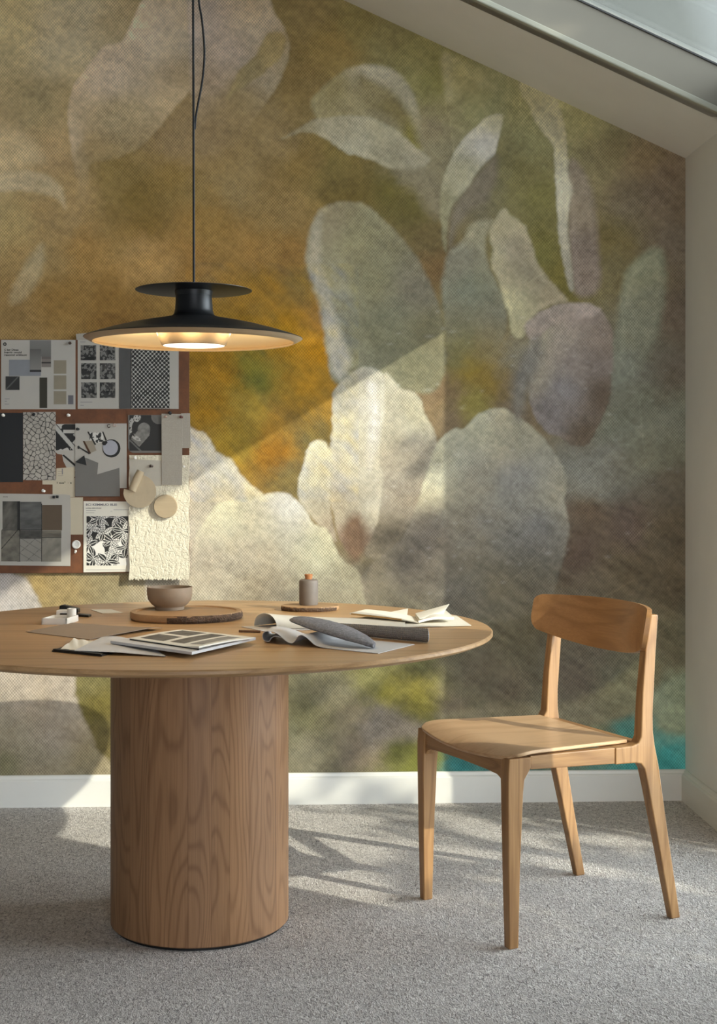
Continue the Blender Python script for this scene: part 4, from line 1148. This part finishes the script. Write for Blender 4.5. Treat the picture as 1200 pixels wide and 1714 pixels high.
# leaf print
lp = card('leaf_print', 'white poster with a black and white leaf pattern, bottom of the board', 'poster', [(139.8, 838.8), (216, 839.6), (216.5, 957), (139.8, 958)], .0014, M['paper_bright'])
def leaves(x, y):
    r3 = np.random.default_rng(21); c = np.full(x.shape, .02)
    c = np.where(vnoise(x, y, 30, 101, 2) + (y - 905) / 160 + (x - 180) / 260 > .02, .78, .02)
    hubs = [(152, 884), (166, 868), (196, 866), (205, 888), (196, 928), (156, 935), (178, 940), (211, 915), (186, 904), (148, 912), (172, 893)]
    for hx, hy in hubs:
        a0 = r3.uniform(0, 6)
        for k in range(6):
            a = a0 + k * 1.05 + r3.uniform(-.2, .2); L = r3.uniform(13, 23); w = r3.uniform(2.6, 4.4)
            u = (x - hx) * math.cos(a) + (y - hy) * math.sin(a); v = (y - hy) * math.cos(a) - (x - hx) * math.sin(a) + .012 * u * u * r3.choice([-1, 1])
            t = np.clip(u / L, 0, 1); hw = w * np.sin(PI * t) ** .8; d = np.abs(v) - hw; ok = (u > 0) & (u < L)
            ink = r3.random() < .55
            c = np.where(ok & (d < 1.0), .78 if ink else .02, c); c = np.where(ok & (d < .2), .02 if ink else .78, c)
            c = np.where(ok & (np.abs(v) < .45) & (t > .1) & (t < .9), .78 if ink else .02, c)
            if not ink: c = np.where(ok & (d < -.3) & (np.mod(u, 3.2) < .8) & (np.abs(v) > .6), .05, c)
    return c
picture(lp, (144.8, 864, 214.5, 946.5), leaves, 'leaf_pattern', 2.2)
text(lp, 'ECI KEMMUO BLEI', 143.5, 846.5, 5.2, M['ink_grey'], 'headline', bold=.03, width=52)
text(lp, 'Lamieta sebbicmdosees', 143.5, 851.2, 2.4, M['ink'], 'subheading', bold=.02, width=26)
lines(lp, [(144, 854.3, 16), (144, 858, 14), (185, 855.3, 3), (190, 853, 26), (144, 953.6, 66)], M['ink_grey'], th=.6)
# discs and magnet
fd_c = on_wall(233.7, 822.5, BT + .016); rdc = 27.5 / 480 * 1.0
k_px = (on_wall(234, 822, BT) - on_wall(233, 822, BT)).length
rdc = 27.5 * k_px
b = MB(); pts = []
ca_, cb_ = (222, 788), (241.5, 790)
for a in np.linspace(-78, 172, 60): pts.append((233.7 + 27.5 * math.cos(math.radians(a)), 822.5 + 27.5 * math.sin(math.radians(a))))
pts = [(240.5, 794.0)] + [p for p in pts if True] + [(207.5, 818.5), (226, 822)]
b.prism([on_wall(x, y, BT + .0205) for x, y in pts], (0, .0018, 0))
fdo = b.build('folded_disc', M['disc_paper']); tag(fdo, 'beige felt disc with a rolled fold, hanging over the leaf print corner', 'disc')
b = MB(); P = []
for i in range(13):
    t = i / 12; row = []
    for j in range(13):
        a = PI * j / 12 - PI / 2
        ax_ = Vector((241 - 14.5 * t, 790.5 + 33 * t)); w = 9.0 + 1.0 * math.sin(PI * t); 
        q = ax_ + Vector((-.93, -.40)) * (w * (1 + math.sin(a)) * .62)
        p = on_wall(q.x, q.y, BT + .0205 + .010 * math.cos(a)); row.append(p)
    P.append(row)
b.sheet(P, .0015); b.build('rolled_fold', M['disc_paper'], fdo, smooth=True)
yw = Matrix.Rotation(PI / 2, 3, 'X')
dc = on_wall(277.4, 847.6, BT + .0115); b = MB(); rr = 19.8 * k_px
b.lathe([(0, 0), (rr - .0015, 0), (rr, .0015), (rr, .010), (rr - .0015, .012), (0, .012)], 56, dc, yw)
tag(b.build('wooden_disc', M['disc_wood'], smooth=True), 'round pale wooden disc on the cream cloth at the right of the board', 'disc')
dc = on_wall(127.8, 911.3, BT); rr = 7.2 * k_px; b = MB()
b.lathe([(0, 0), (rr, 0), (rr, .004), (rr - .002, .006), (rr * .55, .0055), (rr * .5, .0045), (0, .0045)], 40, dc, yw)
tag(b.build('round_magnet', M['pin_white'], smooth=True), 'round white magnet left of the leaf print', 'magnet')


def push_pin(x, y, off, mat, label, tilt=(0, 0), s=1.0):
    c = on_wall(x, y, BT + off); fr = Matrix.Rotation(PI / 2 + tilt[0], 3, 'X') @ Matrix.Rotation(tilt[1], 3, 'Y')
    b = MB(); b.lathe([(0, -.004), (.0007 * s, -.002), (.0008 * s, .003), (0, .004)], 8, c, fr); root = b.build('push_pin', M['steel'], smooth=True)
    b = MB(); b.lathe([(0, .002), (.0048 * s, .002), (.0052 * s, .0035), (.0028 * s, .005), (.0026 * s, .011 * s), (.0042 * s, .012 * s), (.0042 * s, .0135 * s), (0, .0145 * s)], 20, c, fr); b.build('head', mat, root, smooth=True)
    return tag(root, label, 'pin', 'push pins on the board')


push_pin(116.8, 574, .001, M['pin_dark'], 'bronze pin in the top right corner of the colour block poster', (.2, .3))
push_pin(4.5, 694.5, .001, M['pin_white'], 'white pin at the top of the tall black card', (.2, .5))
push_pin(57, 693, .003, M['card_black'], 'black pin at the top of the crackle sample', (.3, 0))
push_pin(113.4, 694.8, 0, M['pin_white'], 'white pin in bare board between the poster and the collage', (.1, .6))
push_pin(71, 821, 0, M['pin_white'], 'white pin in bare board above the stone sample sheet', (.2, .7))
push_pin(129, 718, .004, M['card_black'], 'black pin in the left corner of the collage sheet', (.1, .5))
push_pin(225.5, 766, .008, M['pin_white'], 'white pin at the top left corner of the grey vellum', (.1, .3))
push_pin(251, 780, .008, M['pin_dark'], 'bronze pin through the grey vellum above the folded disc', (.1, .7))
push_pin(301.5, 697.5, .011, M['pin_red'], 'red-brown pin at the top right of the long grey strip', (.2, .6))
push_pin(278.8, 697, .011, M['pin_pink'], 'blush pin at the top left of the long grey strip', (.2, -.4), .9)
push_pin(284.2, 690.5, .004, M['card_black'], 'black pin just above the long grey strip', (.3, .2), 1.1)
push_pin(307, 780, .0, M['pin_white'], 'white pin at the right edge of the long grey strip', (.2, .3), .9)
push_pin(126.8, 921.5, 0, M['pin_white'], 'small white pin directly below the round magnet', (.5, 0), .9)


def ring_clip(x, y, off, label, mat):
    b = MB(); c = on_wall(x, y, BT + off)
    b.tube([c + Vector((.0048 * math.cos(a), -.004 - .001 * math.cos(a), .0055 * math.sin(a))) for a in np.linspace(.3, 2 * PI - .2, 18)], .0013, 6); o = b.build('ring_clip', mat, smooth=True)
    return tag(o, label, 'clip', 'wire clips on the board')


ring_clip(182.5, 713, .0035, 'left of two wire clips on the top edge of the collage sheet', M['pin_dark'])
ring_clip(192.5, 711.5, .0035, 'right of two wire clips on the top edge of the collage sheet', M['pin_pink'])
for x, y, lb in ((90, 831.5, 'left black foldback clip on the stone sample sheet'), (96, 831, 'right black foldback clip on the stone sample sheet')):
    c = on_wall(x, y, BT + .0024); b = MB(); b.prism([c + Vector((-.004, 0, -.005)), c + Vector((.004, 0, -.006)), c + Vector((.005, 0, .003)), c + Vector((-.003, 0, .004))], (0, -.007, 0))
    tag(b.build('paper_clip', M['black_plastic'], bevel=.0008), lb, 'clip', 'black clips on the stone sheet')

# ------------------------------------------------------------------ things on the table
ZT = .7503


def tquad(name, label, cat, q, mat, z=ZT, th=.0012, lift=None, nu=16, nv=10, smooth=True, group=None, parent=None):
    """sheet on the table from four table points (a,b,c,d in order round), lift(u,v) raises it"""
    a, b_, c, d = [on_z(x, y, z) for x, y in q]; P = []
    for i in range(nu + 1):
        row = []
        for j in range(nv + 1):
            u, v = i / nu, j / nv
            p = (a * (1 - u) + b_ * u) * (1 - v) + (d * (1 - u) + c * u) * v
            p = Vector((p.x, p.y, z + th + (lift(u, v) if lift else 0))); row.append(p)
        P.append(row)
    # face order so that the computed normal points up
    n = (Vector(P[1][0]) - Vector(P[0][0])).cross(Vector(P[0][1]) - Vector(P[0][0]))
    if n.z < 0: P = P[::-1]
    mb = MB(); mb.sheet(P, th); o = mb.build(name, mat, parent, smooth=smooth); o['_z'] = z + th
    if label: tag(o, label, cat, group)
    return o


# live-edge round board with the bowl
def live_edge(name, label, c, rx, ry, h, tilt_seed, bark_from, bark_to, rim=True):
    root = empty(name, (c.x, c.y, ZT)); tag(root, label, 'board')
    n = 96; R_ = []
    for k in range(n):
        a = 2 * PI * k / n; w = 1 + .012 * math.sin(3 * a + tilt_seed) + .008 * math.sin(7 * a + 2 * tilt_seed)
        R_.append((rx * w * math.cos(a), ry * w * math.sin(a)))
    prof = [(.97, 0), (1.0, h * .25), (1.0, h * .8), (.985, h)] + ([(.90, h), (.885, h - .003), (0.5, h - .003)] if rim else [(.9, h), (.5, h)])
    m = MB(); v = []; f = []
    for s, z in prof: v += [(c.x + x * s, c.y + y * s, ZT + z) for x, y in R_]
    for i in range(len(prof) - 1):
        for k in range(n): f.append((i * n + k, i * n + (k + 1) % n, (i + 1) * n + (k + 1) % n, (i + 1) * n + k))
    f += [tuple(range(n))[::-1], tuple(range((len(prof) - 1) * n, len(prof) * n))]
    m.add(v, f); m.build('slab', M['slab'], root, smooth=True)
    m = MB(); ks = range(bark_from, bark_to); v = []; f = []; rb = np.random.default_rng(tilt_seed)
    for k in ks:
        x, y = R_[k % n]; e_ = min(1, (k - bark_from) / 4, (bark_to - 1 - k) / 4)
        for s, z in ((.99, .001), (1.004 + .022 * e_ * rb.random(), h * .3), (1.006 + .022 * e_ * rb.random(), h * .65), (.985 + .01 * e_ * rb.random(), h - .0008)): v.append((c.x + x * s, c.y + y * s, ZT + z))
    nk = len(ks)
    for i in range(nk - 1):
        for j in range(3): f.append((i * 4 + j, (i + 1) * 4 + j, (i + 1) * 4 + j + 1, i * 4 + j + 1))
    m.add(v, f); m.build('bark_edge', M['bark'], root)
    return root


c1 = on_z(312, 1028.5, .7503 + .010); live_edge('serving_board', 'large round live-edge wooden board under the bowl', c1, .152, .150, .021, 3, 68, 98)
c2 = on_z(519.5, 1017, .7503 + .006); live_edge('serving_board', 'small live-edge wooden board under the clay bottle', c2, .084, .075, .013, 5, 50, 90, False)
bc_ = on_z(284, 1020, ZT + .018); bowl = empty('bowl', (bc_.x, bc_.y, ZT + .018)); tag(bowl, 'brown stoneware bowl standing on the large round board', 'bowl')
du = (bc_ - EYEV).dot(FW) / FPX; zb = ZT + .0183
def bz(y): return zb + (1020 - y) * du
m = MB(); m.lathe([(0, zb), (24 * du, zb), (24.5 * du, bz(1015)), (30 * du, bz(1011)), (36 * du, bz(1003)), (37.6 * du, bz(994)), (37.8 * du, bz(985)), (37.6 * du, bz(982.5)), (36.3 * du, bz(982.5)), (36 * du, bz(992)), (33 * du, bz(1005)), (24 * du, bz(1012)), (0, bz(1013))], 72, (bc_.x, bc_.y, 0))
m.build('bowl_body', M['ceramic'], bowl, smooth=True)
bo = on_z(516.5, 1012.5, ZT + .013); du = (bo - EYEV).dot(FW) / FPX; zb = ZT + .0134
bot = empty('bottle', (bo.x, bo.y, zb)); tag(bot, 'grey clay bottle with cork stopper on the small board', 'bottle')
def bz(y): return zb + (1012.5 - y) * du
m = MB(); m.lathe([(0, zb), (14.8 * du, zb), (15.8 * du, bz(1010)), (16 * du, bz(975)), (15.4 * du, bz(971.5)), (13 * du, bz(970)), (6.5 * du, bz(969.5)), (5.5 * du, bz(971)), (0, bz(972))], 56, (bo.x, bo.y, 0)); m.build('bottle_body', M['clay'], bot, smooth=True)
m = MB(); m.lathe([(0, bz(972)), (5.2 * du, bz(972)), (6.8 * du, bz(962)), (6.3 * du, bz(961.3)), (0, bz(961.3))], 32, (bo.x, bo.y, 0)); m.build('cork_stopper', M['cork'], bot, smooth=True)

tquad('note_card', 'small white card lying behind the brown sheet', 'card', [(152, 1021), (186, 1020.5), (206, 1026), (171, 1027)], M['paper_bright'], nu=3, nv=3)
# small plaster tray, cups and stapler
tr = empty('plaster_tray', on_z(88, 1040)); tag(tr, 'small shallow white tray at the left of the table', 'tray')
a, b_, c, d = [on_z(x, y) for x, y in ((67.5, 1038), (69, 1044.8), (112.5, 1045), (117, 1037))]
fl_ = on_z(69.5, 1045.5, ZT); fr_ = on_z(112, 1045.5, ZT); dep = Vector((.016, .085, 0))
def P4(o0, o1, dv, z0, z1):
    m = MB(); m.prism([Vector((o0.x, o0.y, z0)), Vector((o1.x, o1.y, z0)), Vector((o1.x, o1.y, z0)) + dv, Vector((o0.x, o0.y, z0)) + dv], (0, 0, z1 - z0)); return m
m = P4(fl_, fr_, dep, ZT, ZT + .003); ex = (fr_ - fl_).normalized()
for (p, q, dv) in ((fl_, fr_, dep.normalized() * .004), (fl_ + dep - dep.normalized() * .004, fr_ + dep - dep.normalized() * .004, dep.normalized() * .004), (fl_, fl_ + ex * .004, dep), (fr_ - ex * .004, fr_, dep)):
    mm = P4(p, q, dv, ZT + .002, ZT + .0165); m.add(mm.v, mm.f)
m.build('tray_body', M['plaster'], tr)
c = on_z(120, 1040, ZT); du = (c - EYEV).dot(FW) / FPX; m = MB(); m.lathe([(0, ZT), (7.4 * du, ZT), (7.6 * du, ZT + 21.5 * du), (6.4 * du, ZT + 22 * du), (6.0 * du, ZT + 20 * du), (0, ZT + 19 * du)], 40, (c.x, c.y, 0))
tag(m.build('plaster_cup', M['plaster'], smooth=True), 'small white cylindrical cup right of the white tray', 'cup')
c = on_z(101, 1030, ZT); m = P4(c + Vector((-.012, 0, 0)), c + Vector((.022, .004, 0)), Vector((.004, .03, 0)), ZT, ZT + .014); tag(m.build('plaster_block', M['plaster'], bevel=.002), 'small white block behind the white tray', 'block')
st = empty('stapler', on_z(122, 1032)); tag(st, 'black stapler lying behind the white cup', 'stapler')
p = on_z(100, 1030, ZT); q = on_z(148, 1033.5, ZT); dv = Vector((.004, .03, 0))
m = P4(p, q, dv, ZT, ZT + .006); m.build('stapler_base', M['black_plastic'], st, bevel=.0015)
p2 = on_z(99, 1027, ZT) ; q2 = on_z(130, 1030, ZT); m = MB(); m.prism([Vector((p2.x, p2.y, ZT + .009)), Vector((q2.x, q2.y, ZT + .006)), Vector((q2.x, q2.y, ZT + .018)), Vector((p2.x + .01, p2.y, ZT + .024)), Vector((p2.x, p2.y, ZT + .022))], dv * .8); m.build('stapler_arm', M['black_plastic'], st, bevel=.002)
# taupe sheet, curling at its right
tquad('card_sheet', 'taupe card sheet with a lifting right corner on the table', 'sheet', [(43, 1058), (150, 1071), (272, 1054), (121, 1043)], M['paper_taupe'], th=.0012, lift=lambda u, v: .010 * max(0, u - .45) ** 1.5 * 2.2 * (v ** .8) * (1 - .55 * max(0, v - .85) / .15), nu=24, nv=16)
# folder, sketch, grey papers, magazines
fo = tquad('clip_folder', 'slim black folder under the grey papers at the table front', 'folder', [(87, 1090.5), (170, 1099), (212, 1088), (120, 1079)], M['black_plastic'], th=.0025, nu=4, nv=4, smooth=False)
m = P4(on_z(88, 1090.6, ZT), on_z(169, 1099, ZT), Vector((.003, .012, 0)), ZT + .0027, ZT + .0055); m.build('folder_spine', M['black_plastic'], fo, bevel=.0012)
sk = tquad('sketch_paper', 'crumpled white sketch paper sticking out of the black folder', 'paper', [(101, 1087), (150, 1090), (172, 1076), (124, 1071)], M['paper_bright'], z=ZT + .0028, th=.0008, nu=20, nv=14, lift=lambda u, v: .0035 * abs(math.sin(u * 9 + v * 5)) * (1 - u) * (v + .2))
tquad('grey_paper', 'light grey sheet of paper under the magazines', 'paper', [(124, 1089.5), (278, 1095.5), (234, 1068), (170, 1067)], M['paper_cool'], z=ZT + .0056, th=.0010, nu=24, nv=14, lift=lambda u, v: .0025 * v * math.sin(PI * min(1, u * 1.6)) * (u < .62) - .0045 * max(0, u - .50) / .50)
mg1 = tquad('magazine', 'lower grey magazine of the pair at the table front', 'magazine', [(185, 1077), (321, 1096), (428, 1071), (300, 1059)], M['paper_cool'], z=ZT + .0088, th=.006, nu=14, nv=10)
mg2 = tquad('magazine', 'open upper magazine with printed pictures at the table front', 'magazine', [(217, 1071), (333, 1088), (425, 1069), (303, 1056)], M['paper_bright'], z=ZT + .0150, th=.0035, nu=20, nv=14, lift=lambda u, v: .004 * max(0, u - .8) / .2 * (1 - v) + .002 * math.sin(PI * v))
def mag_pic(u0, u1, v0, v1, mat, nm):
    q = [(217, 1071), (333, 1088), (425, 1069), (303, 1056)]; z = ZT + .0150
    a, b_, c, d = [on_z(x, y, z) for x, y in q]; P = []
    for i in range(9):
        row = []
        for j in range(7):
            u = u0 + (u1 - u0) * i / 8; v = v0 + (v1 - v0) * j / 6; p = (a * (1 - u) + b_ * u) * (1 - v) + (d * (1 - u) + c * u) * v
            row.append(Vector((p.x, p.y, z + .0035 + .0003 + .004 * max(0, u - .8) / .2 * (1 - v) + .002 * math.sin(PI * v))))
        P.append(row)
    m = MB(); m.sheet(P, .0002); return m.build(nm, mat, mg2)
pm = plain('magazine_photo', '#55524e', .6, .6, 60)
mag_pic(.08, .42, .55, .92, pm, 'printed_picture'); mag_pic(.08, .42, .10, .45, pm, 'printed_picture'); mag_pic(.50, .70, .12, .90, pm, 'printed_picture'); mag_pic(.76, .93, .15, .85, plain('magazine_tint', '#85827c', .6, .2, 60), 'printed_picture')
m = MB()
a, b_ = on_z(217, 1071, ZT + .0150), on_z(333, 1088, ZT + .0150); m.prism([Vector((a.x, a.y, ZT + .0151)), Vector((b_.x, b_.y, ZT + .0151)), Vector((b_.x, b_.y + .004, ZT + .0151)), Vector((a.x, a.y + .004, ZT + .0151))], (0, -.0012, .0022)); m.build('dark_spine', M['black_plastic'], mg2)

# rolled white sheets: a tunnel at the left that flattens towards the right
def rolled(name, label, near, H_, w0, w1, mat, th, skew, corner=0.0, z=ZT):
    A = on_z(*near[0], z); B = on_z(*near[1], z); P = []
    for i in range(41):
        u = i / 40; base = A.lerp(B, u); row = []; k = max(0.0, 1 - u) ** 1.5
        for j in range(33):
            t = j / 32
            rnd = .5 - .5 * math.cos(PI * t); off = (w0 * rnd) * k + (w1 * t) * (1 - k)
            h = H_ * (k * math.sin(PI * t) ** .8 + (1 - k) * .10 * math.sin(PI * t))
            h += corner * max(0, u - .7) / .3 * max(0, t - .78) / .22
            row.append(Vector((base.x - skew * off * k + .12 * off * (1 - k), base.y + off, z + th + h)))
        P.append(row)
    m = MB(); m.sheet(P, th); return tag(m.build(name, mat, smooth=True), label, 'paper')
tquad('flat_pages', 'flat grey pages under the rolled white sheet', 'paper', [(404, 1049.5), (440, 1057), (690, 1050), (640, 1036)], M['paper_cool'], th=.0012, nu=6, nv=6)
rs = rolled('rolled_sheet', 'large white paper sheet curled into an arch at its left end', ((463, 1053), (676, 1050)), .036, .062, .25, M['paper_bright'], .0012, .95, .022, z=ZT + .0016)
tquad('paper_sheet', 'flat cream sheet under the open notebook at the table edge', 'paper', [(672, 1050), (789, 1047.5), (764, 1031), (690, 1033)], M['paper_bright'], z=ZT + .0012, th=.0010, nu=6, nv=6)
# open notebook: two leaves meeting at a gutter
nb = empty('notebook', on_z(700, 1042)); tag(nb, 'open cream notebook at the right side of the table', 'notebook')
def leafblock(q, th, lift, nm, mat):
    o = tquad(nm, None, None, q, mat, z=ZT + .0046, th=th, lift=lift, nu=16, nv=10, parent=nb); del o['_z']; return o
leafblock([(585, 1039), (700, 1043), (694, 1034), (612, 1032)], .003, lambda u, v: .017 * (1 - u) + .003 * math.sin(PI * u), 'left_pages', M['paper_bright'])
leafblock([(700, 1043), (760, 1040.5), (746, 1031), (694, 1034)], .006, lambda u, v: .008 * math.sin(PI * min(1, u * 1.2) * .75) + .004 * u * v, 'right_pages', M['paper_bright'])
leafblock([(702, 1042.5), (742, 1036), (752, 1031), (695, 1033.5)], .001, lambda u, v: .010 + .022 * u * (v ** .7), 'lifted_page', M['paper_bright'])
p, q = on_z(588, 1037.5, ZT + .012), on_z(672, 1041.5, ZT + .012); m = MB(); m.tube([Vector((p.x, p.y, ZT + .0275)), Vector((q.x, q.y, ZT + .0185))], .0022, 8); tag(m.build('pencil', M['brass'], smooth=True), 'slim brass pencil resting on the open notebook', 'pencil')
p, q = on_z(400, 1058.5), on_z(436, 1059.5); m = MB(); m.tube([Vector((p.x, p.y, ZT + .003)), Vector((q.x, q.y, ZT + .003))], .003, 8); tag(m.build('pencil', M['pencil'], smooth=True), 'brown pencil between the magazines and the rolled papers', 'pencil')

# wavy grey paper
prof = [(474, 9.5), (463, 10.5), (455, 7), (452, 2), (446, 1), (441, 3), (439, 9), (441, 15), (449, 18), (462, 17), (472, 12), (482, 5), (491, 3), (497, 8), (501, 14), (507, 17), (515, 14.5), (523, 9), (532, 3), (550, .8), (580, .4), (633, .4)]
fA = on_z(440, 1075, ZT); fB = on_z(633, 1094.5, ZT); P = []
du = (on_z(530, 1083, ZT) - EYEV).dot(FW) / FPX
for q in catmull(prof, 5):
    t = (q[0] - 440) / 193; base = fA.lerp(fB, t); row = []
    gk = on_z(695, 1081, ZT) - fB
    for j in range(11):
        w = j / 10; sx = gk * w if q[0] > 515 else None
        g_ = Vector((gk.x * max(0.15, min(1, (q[0] - 440) / 90)), gk.y * 1.15, 0)) * w
        row.append(Vector((base.x + g_.x, base.y + g_.y, ZT + .0012 + max(0, q[1] - 0.3) * du * 1.08 * (1 - .25 * w))))
    P.append(row)
m = MB(); m.sheet(P, .0011); tag(m.build('wavy_paper', M['paper_cool'], smooth=True), 'pale grey sheet folded in waves at the front of the table', 'paper')
# knit roll with a light lining
rl = empty('fabric_roll', on_z(640, 1066)); tag(rl, 'dark grey woven fabric roll behind the fleece pouch', 'fabric roll')
p = on_z(548, 1060, ZT); q = on_z(716, 1076, ZT); P = []; P2 = []
for i in range(25):
    t = i / 24; c = p.lerp(q, t); r0 = .0135 + .0035 * t; row = []
    for j in range(41):
        a = -PI / 2 + j / 40 * 2 * PI * 1.12; rr = r0 * (1 - .12 * j / 40)
        row.append(Vector((c.x, c.y + rr * math.cos(a) * 1.15, ZT + r0 + .0006 + rr * math.sin(a) * 1.0)))
    P.append(row)
m = MB(); m.sheet(P[::-1], .0016); m.build('roll_outer', M['knit'], rl, smooth=True)
for i in range(25):
    t = i / 24; c = p.lerp(q, t); r0 = (.0135 + .0035 * t) * .80; row = []
    for j in range(31):
        a = -PI / 2 + .3 + j / 30 * 2 * PI * .9; row.append(Vector((c.x + .001, c.y + r0 * math.cos(a) * 1.12, ZT + .0165 + .0035 * (t - 1) + r0 * math.sin(a))))
    P2.append(row)
m = MB(); m.sheet(P2[::-1], .0010); m.build('roll_lining', M['paper_cool'], rl, smooth=True)
# fleece pouch draped over the waves
A = on_z(500, 1069, ZT); B = on_z(626, 1087, ZT); dirx = (B - A); L = dirx.length; dirx.normalize(); sid = Vector((-dirx.y, dirx.x, 0)); P = []
for i in range(33):
    t = i / 32; w = .048 * math.sin(PI * min(1, .10 + t * .90)) ** .55 * (1 - .25 * t) + .004; hz = .036 * (1 - t) ** .9 + .0032; row = []
    for j in range(25):
        a = 2 * PI * j / 24; th = .0085 * math.sin(PI * min(1, .12 + t * .85)) ** .5 + .002
        row.append(A + dirx * (L * t) + sid * (w * math.cos(a)) + Vector((0, 0, hz + th * (1 + math.sin(a)) + .0012 * mnoise.noise((t * 14, a * 3, 1)))))
    P.append(row)
m = MB(); v = [p for row in P for p in row[:-1]]; n = 24; f = [(i * n + k, i * n + (k + 1) % n, (i + 1) * n + (k + 1) % n, (i + 1) * n + k) for i in range(32) for k in range(n)] + [tuple(range(n))[::-1], tuple(range(32 * n, 33 * n))]
m.add(v, f); tag(m.build('fleece_pouch', M['fleece'], smooth=True), 'grey fleece pouch draped over the wavy paper', 'pouch')

# ------------------------------------------------------------------ tidy working properties
for o in scene.objects:
    for k in ('_front', '_z', '_local'):
        if k in o.keys(): del o[k]
